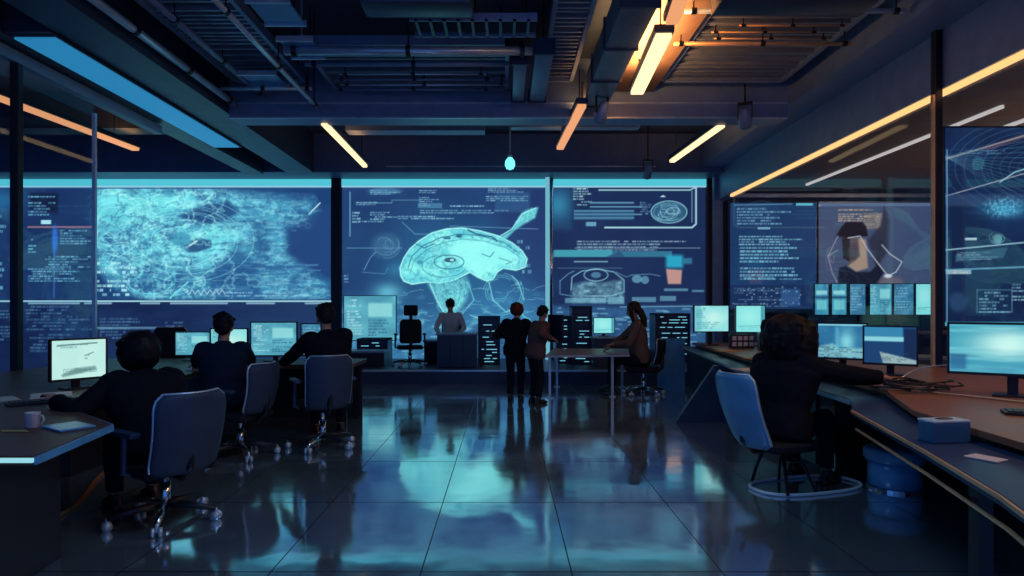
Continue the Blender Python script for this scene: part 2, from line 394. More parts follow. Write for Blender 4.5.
def cv_mid():
    c = Canvas(342, 187, 545, 362, 1.45, 21, (30, 58, 104))
    n = c.noise(30); c.mixm((n-.4)*.9, (40, 78, 128)); c.poly([(490,190),(545,190),(545,300),(500,250)], (34, 46, 96), .6, 18)
    low = np.clip((c.Y-288)/40, 0, 1); sp = c.noise(5, 1.6, 4); c.mixm(low*(.3+.7*sp), (72, 150, 188)); c.mixm(low*np.clip((sp-.55)*5,0,1)*.6, (130, 215, 230))
    c.glow(388, 292, 14, 9, (105, 195, 215), .85); c.glow(396, 270, 10, 8, (60, 130, 170), .6); c.glow(450, 262, 70, 42, (50, 130, 165), .5); c.glow(500, 305, 45, 25, (58, 130, 175), .6)
    c.rect(343,187,545,189.5,(36,70,116),.8)
    for (x0,y0,x1,y1,st) in ((370,190,402,195,1.8),(419,190,438,193,2),(419,197,440,206,2),(356,202,384,204.5,2),(352,212,362,224,3),(370,212,402,219,2.2),(398,216,460,220,2),(358,221,410,222.6,2),(488,188,528,192,1.8),(486,196,530,201,2),(450,203,520,206,2.4),(420,210,520,214,2.2)):
        c.text(x0,y0,x1,y1,st,(140,195,215),.8,.85)
    c.ell(385, 191, 16, 3.5, (90,150,180), .5, .5); c.rect(418,203,442,208,(95,160,185),.5); c.rect(495,192,530,212,(60,120,160),.35,3)
    c.line((350,192),(350,236), 1, (120,185,210), .8); c.line((347,248),(402,248), .7, (110,170,200), .7); c.line((450,226),(538,229), .7, (120,190,210), .6)
    c.path([(358,203),(392,203),(392,200),(420,200)], .6, (120,180,205), .8); c.path([(402,222),(415,234),(430,234)], .7, (110,180,205), .7)
    c.ell(386, 246, 14, 12, (72, 122, 156), .5, .6); c.scrib(386, 246, 14, 12, 7, (120,180,205), .5)
    c.path([(364,270),(370,258),(376,252)], .7, (110,170,200), .8); c.path([(362,272),(385,274),(388,268)], .6, (110,170,200), .7)
    c.text(344,272,350,284,3,(120,185,205),.7)
    brain = [(401,276),(400,268),(404,258),(410,249),(419,241),(432,233),(447,229),(462,228),(480,231),(498,236),(512,243),(522,251),(527,259),(525,267),(516,270),(503,268),(497,272),(493,279),(487,281),(478,277),(470,272),(462,276),(454,280),(440,283),(426,282),(412,284),(404,281)]
    m = c.pmask(brain, 3); f = c.noise(9, 1.3, 4); rg = c.ridge(8, 1.2)
    c.mixm(m, (102, 208, 216)); c.mixm(m*np.clip((f-.4)*3,0,1), (142, 238, 232)); c.mixm(m*rg*.5, (58, 140, 165))
    c.poly([(446,248),(462,241),(485,241),(505,248),(520,258),(514,266),(498,266),(480,276),(466,268),(455,258)], (146, 244, 238), .85, 4)
    c.path(brain+[brain[0]], 1.3, (165, 244, 240), .95)
    inner = [(408,268),(412,256),(424,245),(440,238),(460,234),(482,236),(505,243),(520,254)]
    c.path(inner, 1.0, (44, 108, 140), .8); c.path([(x+2,y+5) for x,y in inner], .8, (52,120,150), .6)
    c.ring(449, 262, 15, 7, .9, (40, 100, 130), .9); c.ring(444, 266, 22, 11, .8, (50,120,150), .7, 20, 250)
    c.ell(450, 260, 6, 2.5, (40, 84, 110), .9); c.ell(452, 260, 2, 1.4, (170, 230, 230), .9)
    c.path([(482,254),(490,257),(494,252)], .9, (50,120,150), .9); c.path([(499,258),(512,262),(506,264)], .9, (60,130,155), .8)
    c.path([(468,230),(476,234),(492,237),(497,241)], 1.6, (40, 84, 124), .9); c.ell(459, 236, 3, 1.8, (40,90,125), .9); c.ell(447,238,4,1.6,(50,100,135),.8)
    c.path([(416,244),(424,248),(434,244)], 1, (40,90,120), .8); c.ell(420, 262, 3, 2, (60,130,150), .7)
    jaw = [(428,284),(446,281),(466,277),(470,286),(466,300),(458,312),(448,318),(440,306),(434,294)]
    mj = c.pmask(jaw, 5); c.mixm(mj*(.45+.55*f), (118, 220, 222)); c.mixm(mj*c.ridge(5)*.8, (50, 120, 150))
    c.path([(430,284),(436,298),(447,318),(452,320)], 1.2, (150,238,236), .9); c.path([(468,282),(474,300),(462,314)], 1, (120,215,222), .7)
    c.scrib(450, 295, 16, 18, 9, (150, 235, 235), .6)
    c.poly([(500,237),(512,230),(516,222),(522,213),(532,208),(538,208),(535,218),(524,224),(514,231),(505,240)], (104, 212, 216), .85, 2.5)
    c.mixm(c.pmask([(515,222),(524,211),(538,207),(534,219),(520,225)], 3)*c.ridge(4)*.6, (160,245,240))
    c.path([(497,238),(512,229),(522,214),(536,208)], 1.1, (150,238,238), .9)
    for k in range(9): c.ring(500, 292, 8+k*2.2, 7+k*2, .7, (120, 215, 225), .55, k*47, k*47+120)
    c.path([(489,282),(493,300),(506,312),(520,306),(523,316),(530,320)], 1, (130,220,228), .8); c.path([(512,276),(518,282),(524,300)], .9, (130,220,228), .8)
    c.text(512,240,532,285,6,(120,200,215),.7,.5)
    for i in range(70):
        x = 400+c.rng.random()*140; y = 285+c.rng.random()*60; c.line((x,y),(x+2+8*c.rng.random(),y+(c.rng.random()-.5)*5), .6, (150,225,235), .5)
    c.line((470,315),(500,327), .8, (150,220,230), .8)
    # lower desk-level graphics
    for i in range(40):
        y = 325+c.rng.random()*36; x = 395+c.rng.random()*145; c.rect(x,y,x+4+8*c.rng.random(),y+1.4,(130,200,225),.5)
    c.rect(470,326,545,362,(30,60,108),.5,6)
    return c
def cv_right():
    c = Canvas(552, 187, 707, 350, 1.45, 31, (26, 44, 84))
    n = c.noise(24); c.mixm((n-.45)*.8, (34, 62, 108)); c.glow(558, 205, 12, 14, (60,160,195), .8); c.rect(552,187,572,230,(44,110,150),.3,6)
    c.frame(553,186,696,227,(170,215,225),.0)
    c.path([(599,190),(690,190),(695,187.5)], 1.4, (165,212,224), .9); c.path([(696,187),(696,224),(692,227.5),(605,227.5)], 1.7, (170,215,226), .95); c.path([(692,191),(692,222)], 1, (120,170,195), .8)
    c.line((572,186.8),(696,186.8), 1.2, (165,212,224), .9)
    c.text(573,188,596,199,2.6,(160,210,222),.95,.9); c.text(577,201,598,207,3,(150,205,220),.8,.5)
    for i, y in enumerate((202,206,210,213.5,217)): c.rect(574 if i>1 else 590, y, 634+8*(i%2), y+1.7, (105,165,195), .75)
    c.rect(574,210,634,220,(70,130,165),.45); c.text(640,202,652,214,2.2,(120,180,205),.7)
    c.ell(669, 212, 17, 10.5, (52, 104, 138), .8); c.scrib(669, 212, 17, 10, 14, (150,210,222), .6); c.ring(669,212,18,11,1,(130,195,212),.9); c.mixm(c.emask(664,213,12,8)*c.ridge(4)*.7,(150,215,225))
    c.rect(586,222,596,226,(120,185,205),.8); c.poly([(660,197),(666,197),(663,195)], (170,215,225), 1, .6)
    c.text(577,238,692,250,2.8,(140,175,195),.85,.9); c.line((575,248),(700,248), .7, (130,165,185), .8)
    c.rect(554,250,612,257,(66,160,178),.95); c.rect(612,251,672,257,(56,130,160),.8); c.poly([(606,257),(620,251),(625,257)], (40,80,120), .8)
    c.rect(666,255,683,268,(44,168,200),.95,4); c.rect(683,258,692,264,(50,130,165),.8,2); c.poly([(666,269),(682,270),(681,284),(668,284)], (196,150,140), .95, 1.5)
    c.rect(574,261,608,262.5,(130,180,200),.7); c.line((558,268),(622,268), .6, (110,165,190), .7)
    head = [(571,290),(572,277),(582,271),(598,269),(614,272),(624,280),(624,292),(610,296),(585,296)]
    c.path(head, 1, (135,195,212), .85); c.ring(596, 275, 12, 6, 1, (135,195,212), .8); c.ell(596,275,5,3,(90,150,180),.7)
    mm = c.pmask([(572,284),(590,281),(604,283),(622,279),(624,303),(572,303)], 4); c.mixm(mm*c.noise(4,1.5,3), (150,215,225)); c.mixm(mm*c.ridge(4)*.5,(40,80,120))
    c.path([(560,281),(568,274),(574,271)], .8, (110,170,195), .8); c.path([(560,281),(560,294),(572,296)], .8, (110,170,195), .8); c.path([(616,272),(626,277),(632,275)], .7, (110,170,195), .7)
    c.ell(637, 279, 5, 4, (110,175,200), .7); c.ell(645, 280, 4, 4, (120,185,205), .6); c.path([(632,275),(650,274),(660,276)], .8, (110,170,195), .7)
    for (x0,y0,x1,y1) in ((565,298,606,303),(608,297,624,304),(632,297,656,302),(660,296,676,301),(664,288.5,688,291),(692,290,704,292)): c.rect(x0,y0,x1,y1,(120,185,205),.6,1)
    low = np.clip((c.Y-303)/6, 0, 1); c.mixm(low*(.3+.6*c.noise(5,1.4,4)), (56, 110, 158))
    for i in range(70):
        x = 552+c.rng.random()*150; y = 305+c.rng.random()*44; c.rect(x,y,x+3+9*c.rng.random(),y+1.5,(130,195,222),.5)
    c.line((620,307),(706,306), 1, (120,180,205), .8)
    return c
def cv_code():
    c = Canvas(730, 203, 816, 309, 1.4, 41, (28, 58, 100)); n = c.noise(30); c.mixm((n-.4)*.8, (38, 74, 122))
    c.line((735,205),(792,204), 1, (110,160,190), .8); c.rect(796,203,813,205.5,(110,205,220),.9)
    c.text(737,208,792,225,3,(125,175,200),.85,.9); c.rect(758,227,770,229.5,(140,190,210),.8)
    c.text(739,236,812,246,2.6,(140,200,218),.95,.9); c.text(740,247,800,278,3.4,(130,195,215),.95,.92); c.text(740,276,808,281,2.4,(120,180,205),.8)
    c.rect(730,285,816,309,(26,44,84),.7,1); c.text(734,288,800,306,2.2,(130,170,200),.6,.5); c.rect(781,289,800,306,(60,110,165),.6,2)
    for i in range(40): c.rect(*(lambda x,y:(x,y,x+1.5,y+1.2))(732+c.rng.random()*70, 286+c.rng.random()*18),(170,190,210),.6)
    return c
def cv_portrait():
    c = Canvas(817, 203, 931, 285, 1.4, 51, (70, 82, 110)); n = c.noise(40); c.mixm((n-.4)*.9, (60, 72, 112)); c.mixm(np.clip((c.X-890)/40,0,1)*.6, (56, 70, 108))
    c.rect(817,203,931,206,(110,130,160),.6)
    c.text(838,209,884,222,2.2,(190,165,140),.9,.95,.7); c.rect(864,213,884,229,(178,160,138),.6,2); c.text(865,212,884,229,2,(70,60,60),.7,.7)
    c.poly([(884,206),(890,220),(889,250),(876,268),(868,240),(880,226)], (48,48,66), .9, 3)
    hat = [(836,236),(842,226),(846,222),(862,222),(866,226),(868,236),(858,237),(846,238)]; c.poly(hat, (26,22,28), 1, 1.5)
    c.poly([(844,238),(864,237),(867,252),(860,266),(849,266),(842,252)], (92,82,88), 1, 2); c.poly([(842,238),(850,238),(850,262),(843,258)], (34,30,36), .95, 1.5)
    c.poly([(858,238),(866,240),(868,268),(856,272),(848,266),(860,256)], (172,146,126), .95, 2.5)
    c.ell(853,252,5,9,(70,62,70),.7,.5)
    c.poly([(838,285),(839,268),(846,266),(856,272),(870,272),(878,264),(884,272),(876,285)], (28,30,46), 1, 2)
    c.poly([(876,285),(884,276),(900,278),(905,285)], (120,104,110), .7, 4)
    c.path([(848,238),(860,236),(868,250),(877,262),(888,276),(896,272),(902,262),(890,254),(882,245)], 1, (190,195,205), .95); c.path([(838,236),(828,256),(832,272),(837,282)], .9, (165,165,180), .8); c.path([(828,256),(838,250)], .8, (165,165,180), .8)
    c.ell(888,276,4,2,(220,225,230),.9,.6); c.scrib(832,258,7,16,6,(150,140,150),.5); c.text(818,205,823,207,2,(210,225,235),.9)
    return c
def cv_far():
    c = Canvas(944, 128, 1050, 326, 1.25, 61, (22, 38, 72)); n = c.noise(30); c.mixm((n-.4)*1.2, (34, 60, 104))
    o = (946,157)
    for i in range(13): c.line(o, (1050, 128+i*7.5), .6, (110,165,195), .55)
    for i in range(9): c.ring(1040, 168, 22+i*9, 12+i*5, .6, (90,160,190), .5, 120, 260)
    for i in range(6): c.line((946,150+i*5),(1050,147+i*5), .4, (80,130,165), .5)
    c.path([(1000,182),(1015,172),(1035,166)], 1.4, (160,205,215), .9); c.line((946,196),(1050,166), .9, (190,190,200), .9); c.line((946,159),(1050,128), 1.2, (190,170,165), .8)
    c.text(960,150,1010,154,2.4,(110,165,190),.7); c.rect(944,194,1050,206,(72,96,132),.45,3)
    c.glow(1006, 209, 22, 8, (70,165,205), .9); m = c.emask(1003,207,18,10,.6); c.mixm(m*c.ridge(4)*.9, (130,220,240))
    c.rect(965,238,977,240,(190,215,225),.95); c.scrib(998,239,8,6,10,(150,205,205),.7); c.ell(998,239,4,4,(120,185,190),.7)
    c.line((946,250),(1050,240), 1.2, (170,210,220), .95); c.poly([(956,254),(1008,247),(1003,258),(955,262)], (70,115,140), .6, 1); c.text(957,252,1003,260,2.2,(150,190,195),.6)
    c.line((946,270),(1050,266), 1.6, (120,190,215), .8); c.rect(946,270,971,274,(160,190,200),.9); c.text(953,270,970,274,2,(230,225,215),.8)
    c.frame(977,290,1012,312,(110,165,190),.7); c.text(979,292,1010,312,3.2,(130,185,205),.8); c.text(1012,284,1050,304,3,(150,200,215),.8)
    c.ell(958,302,9,10,(48,82,120),.7,.6); c.line((947,150),(947,326), 1.2, (120,185,210), .8); c.rect(944,322,1050,326,(90,190,205),.8,1); return c
def cv_mon(kind, seed):
    c = Canvas(0, 0, 60, 38, 1.3, seed, (120, 205, 215))
    if kind == 'doc':
        c.a[:] = (188, 236, 228); c.mixm((c.noise(20)-.4)*.8, (225,250,240)); c.line((6,5),(50,3.5), 1.4, (70,110,115), .8); c.text(6,4,48,7,2.4,(70,110,120),.7)
        c.line((36,16),(46,13), 1, (70,110,115), .8); c.text(32,12,48,20,3,(90,130,130),.5,.4); c.poly([(10,34),(26,28),(48,27),(50,31),(12,36)], (70,110,110), .6, 2); c.text(12,28,50,34,2,(50,90,95),.5)
    elif kind == 'bright':
        c.mixm(c.noise(18), (165,238,232)); c.glow(32,18,18,12,(205,248,238),.8); c.text(3,3,22,16,2.6,(40,110,130),.7); c.text(4,24,50,34,2.8,(50,120,140),.5); c.rect(0,0,12,38,(70,160,180),.4,4)
    elif kind == 'plain':
        c.a[:] = (130, 224, 224); c.glow(28,16,24,14,(165,242,236),.8); c.line((4,30),(52,29), 1, (90,170,180), .8); c.rect(52,0,60,38,(60,140,165),.8,2); c.text(6,31,48,35,2.4,(80,160,170),.4)
    elif kind == 'data':
        c.a[:] = (62,130,158); c.mixm(c.noise(10,2), (110,200,215)); c.text(3,3,24,34,2.4,(190,235,238),.8); c.rect(28,6,56,18,(150,225,225),.8,2); c.text(28,20,56,34,2.6,(30,80,110),.7)
    elif kind == 'mix':
        c.a[:] = (30, 80, 128); c.mixm(c.noise(12), (60,140,180)); c.glow(36,20,10,14,(140,225,235),.9); c.poly([(0,26),(18,22),(30,28),(60,26),(60,38),(0,38)], (140,200,205), .8, 3); c.text(1,26,60,38,2.2,(20,50,80),.7,.6); c.rect(0,0,60,2,(150,220,230),.8); c.rect(22,4,26,30,(100,190,215),.5,2)
    elif kind == 'dark':
        c.a[:] = (28, 66, 112); c.rect(0,0,45,10,(60,150,190),.8,2); c.rect(0,10,46,15,(150,225,235),.9,1.5); c.rect(46,2,60,38,(24,40,76),.9,2); c.poly([(18,26),(60,34),(60,38),(22,38)], (160,190,190), .9, 1.5); c.text(20,27,58,37,2,(50,70,90),.6,.6)
    elif kind == 'wide':
        c.a[:] = (64, 158, 182); st = c.noise(5, 10, 4); c.mixm(np.clip((st-.4)*3,0,1), (122,212,220)); c.glow(28,15,14,10,(225,255,245),1.0); c.glow(34,14,26,6,(170,240,235),.5)
        c.mixm(np.clip((st-.6)*6,0,1)*.5, (30,90,130)); c.rect(0,24,8,36,(40,90,140),.7,2); c.mixm(np.clip((c.Y-28)/6,0,1)*c.noise(4,3)*.7, (50,130,170))
    elif kind == 'dim':
        c.a[:] = (40, 84, 124); c.mixm(c.noise(9,2), (82,160,190)); c.text(3,4,56,34,3.4,(150,210,225),.7)
    elif kind == 'tall':
        c.a[:] = (44, 110, 150); c.mixm(c.noise(14), (90,190,205)); c.rect(6,8,54,13,(170,235,235),.8,1.5); c.rect(8,20,52,32,(130,220,220),.7,2); c.rect(0,15,60,18,(20,60,100),.7,1)
    return c

# ------------------------------------------------------------------ the room shell
struct(MB().box((-13,-3,-0.1),(13,14.2,0)).build('floor', M_FLOOR))
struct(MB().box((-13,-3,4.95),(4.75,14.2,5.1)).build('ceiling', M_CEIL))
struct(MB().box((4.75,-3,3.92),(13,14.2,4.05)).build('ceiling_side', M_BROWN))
wb = MB().box((-13,14.1,0),(13,14.3,5.1)); struct(wb.build('wall_back', M_NAVY))
struct(MB().box((-13.2,-3,0),(-13,14.2,5.1)).build('wall_left', M_NAVY))
struct(MB().box((13,-3,0),(13.2,14.2,5.1)).build('wall_right', M_NAVY))
# stage the back consoles stand on
pl = struct(MB().box((-4.3,11.5,0),(4.3,14.1,0.25)).build('floor_platform', M_DBLUE))
struct(MB().box((-4.3,11.46,0.225),(4.3,11.5,0.255)).build('trim_1', M_TRIM))
# beams
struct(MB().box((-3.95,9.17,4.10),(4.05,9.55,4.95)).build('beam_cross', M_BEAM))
struct(MB().box((-3.95,9.15,4.30),(4.05,9.17,4.322)).box((-3.95,9.15,4.09),(4.05,9.17,4.112)).build('trim_2', M_TRIM))
struct(MB().box((-13,13.2,4.16),(4.53,14.1,4.95)).build('beam_back', mat('back_soffit', (0.10,0.16,0.32), 0.5)))
struct(MB().box((-2.45,13.17,4.265),(3.1,13.2,4.285)).build('trim_3', M_TRIM))
struct(MB().box((-2.75,11.0,4.42),(-0.35,11.3,4.72)).box((0.1,10.9,4.45),(2.3,11.1,4.6)).build('beam_recess', M_BEAM))
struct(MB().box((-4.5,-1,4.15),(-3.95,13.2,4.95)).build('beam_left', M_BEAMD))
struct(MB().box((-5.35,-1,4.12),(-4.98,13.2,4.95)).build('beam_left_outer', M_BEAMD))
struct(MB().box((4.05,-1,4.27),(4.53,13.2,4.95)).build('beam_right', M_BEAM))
struct(MB().box((4.53,-1,3.66),(4.75,14.1,5.1)).build('wall_right_header', M_BEAM))
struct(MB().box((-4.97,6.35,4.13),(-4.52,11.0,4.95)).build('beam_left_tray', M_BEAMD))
struct(MB().box((-13,10.6,4.35),(-5.35,11.0,4.95)).build('beam_side_room', M_NAVY))
# the left-hand bay overhead
# columns
def column(name, px0, px1, y, z1, m):
    x0 = (px0-CX)*y/F; x1 = (px1-CX)*y/F
    return struct(MB().box((x0,y,0),(x1,y+0.12,z1),0.01).build(name, m))
column('column_dark', 331, 341, 13.85, 4.16, M_BLACK)
column('column_brown', 707, 713, 13.85, 4.16, mat('brown_column', (0.10,0.045,0.035), 0.4))
column('column_blue', 714, 723, 13.6, 4.27, M_BEAM)
mc = struct(MB().lathe([(0.075,0.25),(0.075,4.16)], 20, Matrix.Translation((W(550,300,13.85).x,13.85,0))).build('column_metal', M_CHROME, smooth=True))
lt = MB().box((W(546,0,13.85).x-0.02,13.72,0.25),(W(548,0,13.85).x+0.025,13.77,4.16)).build('column_highlight', E_COL, mc, world=True); lt['label'] = 'glowing cyan strip put in as the column highlight'  # emission put in for the bright highlight on the shiny column
# left glass partition: posts, rails and panes
wl = thing('window_1', 'tall glass partition on the left with a thick black post', 'glass partition', (-5.2,6.8,0)); wl['kind'] = 'structure'
MB().box((-5.235,6.76,0),(-5.145,6.84,4.12),0.008).build('post', M_BLACK, wl, world=True)
MB().box((-5.225,8.09,0),(-5.18,8.13,3.85),0.004).build('mullion', M_TRIM, wl, world=True)
MB().box((-5.26,3.0,3.98),(-5.14,9.6,4.10)).build('top_rail', M_DUCT, wl, world=True)
MB().box((-5.24,3.0,0),(-5.16,8.13,0.08)).build('bottom_rail', M_BLACK, wl, world=True)
MB().box((-5.206,3.0,0.08),(-5.194,6.76,3.98)).build('pane', M_GLASS, wl, world=True)
MB().box((-5.206,6.84,0.08),(-5.194,8.09,3.98)).build('pane', M_GLASS, wl, world=True)
# right glass wall
wr = thing('window_2', 'glass wall on the right with a black post and copper edge', 'glass wall', (4.6,6.7,0)); wr['kind'] = 'structure'
MB().box((4.455,6.62,0),(4.53,6.70,4.27),0.006).build('post', M_BLACK, wr, world=True)
MB().box((4.428,6.625,0.0),(4.454,6.66,3.60)).build('copper_edge', M_COPPER, wr, world=True)
MB().box((4.56,0,0),(4.64,14.1,0.1)).build('bottom_rail', M_BLACK, wr, world=True)
MB().box((4.59,-1,0.1),(4.602,6.66,3.66)).build('pane', M_GLASS, wr, world=True)
MB().box((4.59,6.78,0.1),(4.602,13.6,3.66)).build('pane', M_GLASS, wr, world=True)

# ------------------------------------------------------------------ wall screens
def wall_screen(name, label, cat, cv, y, m_frame, bar=True, gain=1.0, group=None, fr=0.05, dep=0.06):
    a = W(cv.x0, cv.y0, y); b = W(cv.x1, cv.y1, y); w = b.x-a.x; h = a.z-b.z
    cx, cz = (a.x+b.x)/2, (a.z+b.z)/2
    r = thing(name, label, cat, (cx, y, max(0.0, b.z)), 0, group)
    zc = cz-max(0.0, b.z)
    f = MB()
    f.box((-w/2-fr, 0.004, zc-h/2-fr), (w/2+fr, dep, zc+h/2+fr), 0.006)
    f.box((-w/2-fr,-0.02,zc-h/2-fr),(-w/2,0.01,zc+h/2+fr)); f.box((w/2,-0.02,zc-h/2-fr),(w/2+fr,0.01,zc+h/2+fr))
    f.box((-w/2,-0.02,zc-h/2-fr),(w/2,0.01,zc-h/2)); f.box((-w/2,-0.02,zc+h/2),(w/2,0.01,zc+h/2+fr))
    f.build('frame', m_frame, r)
    panel('display_panel', cv, w, h, r, (0, 0, zc), gain)
    if bar:
        MB().box((-w/2-0.02,-0.10,zc+h/2+0.005),(w/2+0.02,-0.03,zc+h/2+0.155),0.01).build('light_bar', E_CYAN, r)
        MB().box((-w/2-0.02,-0.105,zc+h/2-0.014),(w/2+0.02,-0.03,zc+h/2+0.004)).build('light_line', E_LINE, r)
    return r
sl = wall_screen('video_wall', 'wide wall screen on the far left showing a glowing cyan map', 'screen', cv_left(), 14.0, M_NAVY, gain=1.18)
sb = wall_screen('ticker_screen', 'low dim blue screen band under the glowing map screen', 'screen', cv_band(), 13.95, M_NAVY, False)
MB().box((-3.9-3.3,-0.06,W(0,302,13.95).z-sb.location.z+0.0),(3.95,-0.02,W(0,302,13.95).z-sb.location.z+0.035)).build('light_line', E_LINE, sb)  # bright ledge line, its brightness put in as emission
sm = wall_screen('video_wall', 'tall middle wall screen showing a glowing brain diagram', 'screen', cv_mid(), 14.0, M_NAVY, gain=1.12)
sr = wall_screen('video_wall', 'wall screen right of the round metal column with rounded-box diagrams', 'screen', cv_right(), 14.0, M_NAVY)
s4 = wall_screen('text_screen', 'screen full of code lines beyond the right glass wall', 'screen', cv_code(), 14.0, M_DBLUE, False)
s5 = wall_screen('portrait_screen', 'grey screen showing a figure in a dark hat', 'screen', cv_portrait(), 14.0, M_TRIM, False, fr=0.03)
s6 = wall_screen('glass_display', 'dark screen of thin line drawings right of the copper-edged post', 'screen', cv_far(), 8.0, M_DBLUE, False, fr=0.02)
MB().box((-0.03,0.0,0),(0.03,0.05,0.001)).box((-0.55,0.01,-s6.location.z),(-0.5,0.05,0.02)).box((0.5,0.01,-s6.location.z),(0.55,0.05,0.02)).build('stand', M_BLACK, s6)
# rail over the side-room screens
struct(MB().box((4.75,13.9,3.76),(9.6,14.0,3.84)).build('trim_4', M_TRIM))

# ------------------------------------------------------------------ ceiling lamps
def lamp(name, label, p, q, w, m, group, hz=0.05, drop=0.5, glow=14):
    p, q = Vector(p), Vector(q); c = (p+q)/2; L = (q-p).length; ang = math.atan2(q.y-p.y, q.x-p.x)
    tilt = math.asin((q.z-p.z)/L)
    r = thing(name, label, 'ceiling light', c, ang, group); r.rotation_euler = (0, -tilt, ang)
    MB().box((-L/2-0.03,-w/2-0.02,0.0),(L/2+0.03,w/2+0.02,hz+0.03),0.008).build('housing', M_BEAMD, r)
    MB().box((-L/2,-w/2,-hz),(L/2,w/2,0.004),0.012).build('diffuser', m, r)
    for s in (-0.4, 0.4): MB().loft([(s*L,0,hz),(s*L,0,drop+hz)], 0.008, 6).build('hanger', M_BLACK, r)
    if glow:
        l = bpy.data.lights.new('lamp_uplight', 'AREA'); l.shape = 'RECTANGLE'; l.size = L; l.size_y = max(0.05, w); l.energy = glow; l.color = (1.0, 0.47, 0.16)
        lo = bpy.data.objects.new('lamp_uplight', l); C.objects.link(lo); lo.parent = r; lo.location = (0,0,hz+0.05); lo.rotation_euler = (math.pi,0,0)
    return r
G = 'linear lamps under the ceiling'
z = 4.12
def LP(px, py): y = F*(z-H)/(CY-py); return W(px, py, y)
lamp('linear_lamp', 'warm tube lamp above the dark column beside the brain screen', LP(324,122), LP(365,165), 0.09, E_WARM, G, glow=4)
lamp('linear_lamp', 'orange lamp between the grey duct and the pendant bulb', LP(582,104), LP(560,147), 0.12, E_WARM2, G, glow=5)
lamp('linear_lamp', 'brightest and widest warm lamp beside the grey duct', LP(664,33), LP(637,91), 0.16, E_WARM, G, glow=70)
lamp('linear_lamp', 'orange lamp end cut off by the top edge of the photo', W(688,-25,640*2.7/330), LP(672,20), 0.12, E_WARM2, G)
lamp('linear_lamp', 'warm slanting lamp near the blue corner column', LP(722,124), LP(672,160), 0.10, E_WARM, G, glow=14)
lamp('linear_lamp', 'orange lamp beyond the left glass partition', (-6.75,5.5,4.12), LP(136,148), 0.13, E_WARM2, G)
es = MB().box((4.535,3.5,3.60),(4.595,12.9,3.655),0.01).build('edge_strip_light', E_STRIP); tag(es, 'long orange light strip along the top of the right glass wall', 'strip light')
sl_ = MB().box((6.2,8.0,3.88),(6.24,13.2,3.92)).build('ceiling_line_lamp', E_WHITE); tag(sl_, 'thin white line lamp on the side room ceiling, the longer one', 'strip light')
sl2 = MB().box((6.95,6.0,3.88),(7.0,9.5,3.92)).build('ceiling_line_lamp', E_WHITE); tag(sl2, 'thin white line lamp right of the copper-edged post, high up', 'strip light')
cp = thing('ceiling_glow_lamp', 'broad glowing blue ceiling panel above the left glass partition', 'ceiling light', (-4.74,8.7,4.13))
MB().box((-0.21,-2.25,-0.03),(0.21,2.2,-0.005),0.006).build('diffuser', E_PANEL, cp)
MB().box((-0.23,-2.28,-0.012),(0.23,2.23,0.0)).build('housing', M_BEAMD, cp)
pd = thing('pendant_lamp', 'small teal pendant bulb hanging before the middle screens', 'lamp', W(510,163,12.3))
MB().lathe([(0.02,-0.13),(0.07,-0.11),(0.1,-0.04),(0.09,0.04),(0.045,0.1)],16).build('bulb', E_BULB, pd, True)
MB().lathe([(0.045,0.1),(0.05,0.16),(0.02,0.2)],12).loft([(0,0,0.2),(0,0,1.2)],0.012,6).build('cord', M_TRIM, pd, True)
def spot(label, p, rz, top=4.94):
    r = thing('spotlight', label, 'spotlight', p, rz)
    MB().lathe([(0.05,-0.16),(0.085,-0.14),(0.09,0.0),(0.06,0.12),(0.03,0.15)],14, Matrix.Rotation(0.6,4,'X')).build('lamp_head', M_BEAM, r, True)
    MB().box((-0.1,-0.012,-0.02),(-0.085,0.012,0.2)).box((0.085,-0.012,-0.02),(0.1,0.012,0.2)).box((-0.1,-0.03,0.19),(0.1,0.03,0.22)).build('yoke', M_BLACK, r)
    MB().loft([(0,0,0.2),(0,0,max(0.22, top-p[2]))],0.014,6).build('stem', M_BLACK, r)
    return r
spot('blue-lit spotlight hanging at the end of the grey duct', W(602,112,8.5), 0.5, 4.17)
spot('small pale spotlight before the right wall screen top', W(648,171,12.6), 0.1)
spot('small spotlight by the blue beam at the far right', W(745,118,9.0), -0.4)

# ------------------------------------------------------------------ ceiling services
def grille(label, x0, x1, y0, y1, z, m=M_GRILL, step=0.11, group='slatted ceiling grilles'):
    r = thing('hanging_grille', label, 'ceiling grille', (x0,y0,z), 0, group)
    f = MB(); w = x1-x0; d = y1-y0
    for a, b in (((0,0),(w,0.05)),((0,d-0.05),(w,d)),((0,0),(0.05,d)),((w-0.05,0),(w,d))): f.box((a[0],a[1],-0.05),(b[0],b[1],0.06))
    f.build('frame', M_BEAM, r)
    s = MB(); y = 0.12
    while y < d-0.08:
        s.box((0.05,y,-0.02+random.uniform(-.012,.012)),(w-0.05,y+0.035,0.05)); y += step*random.choice((1,1,1,1.6))
    s.build('slats', m, r)
    for px in (0.1, w-0.1):
        for py in (0.1, d-0.1): MB().loft([(px,py,0.05),(px,py,4.94-z)],0.01,6).build('hanger', M_BLACK, r)
    return r
grille('ceiling grille nearest the left blue glow panel', -3.75,-2.75,5.2,8.9,4.55)
grille('broad dark ceiling grille in the middle before the cross beam', -2.4,0.05,7.45,9.05,4.5)
grille('ceiling grille left of the cable tray near the top edge', -2.4,0.45,4.6,6.1,4.6)
grille('warm-lit ceiling grille right of the brightest lamp', 2.15,3.85,5.2,8.9,4.55, M_GRILL, 0.09)
grille('narrow ceiling grille between the duct and the middle grille', 0.5,0.95,5.0,9.0,4.6)
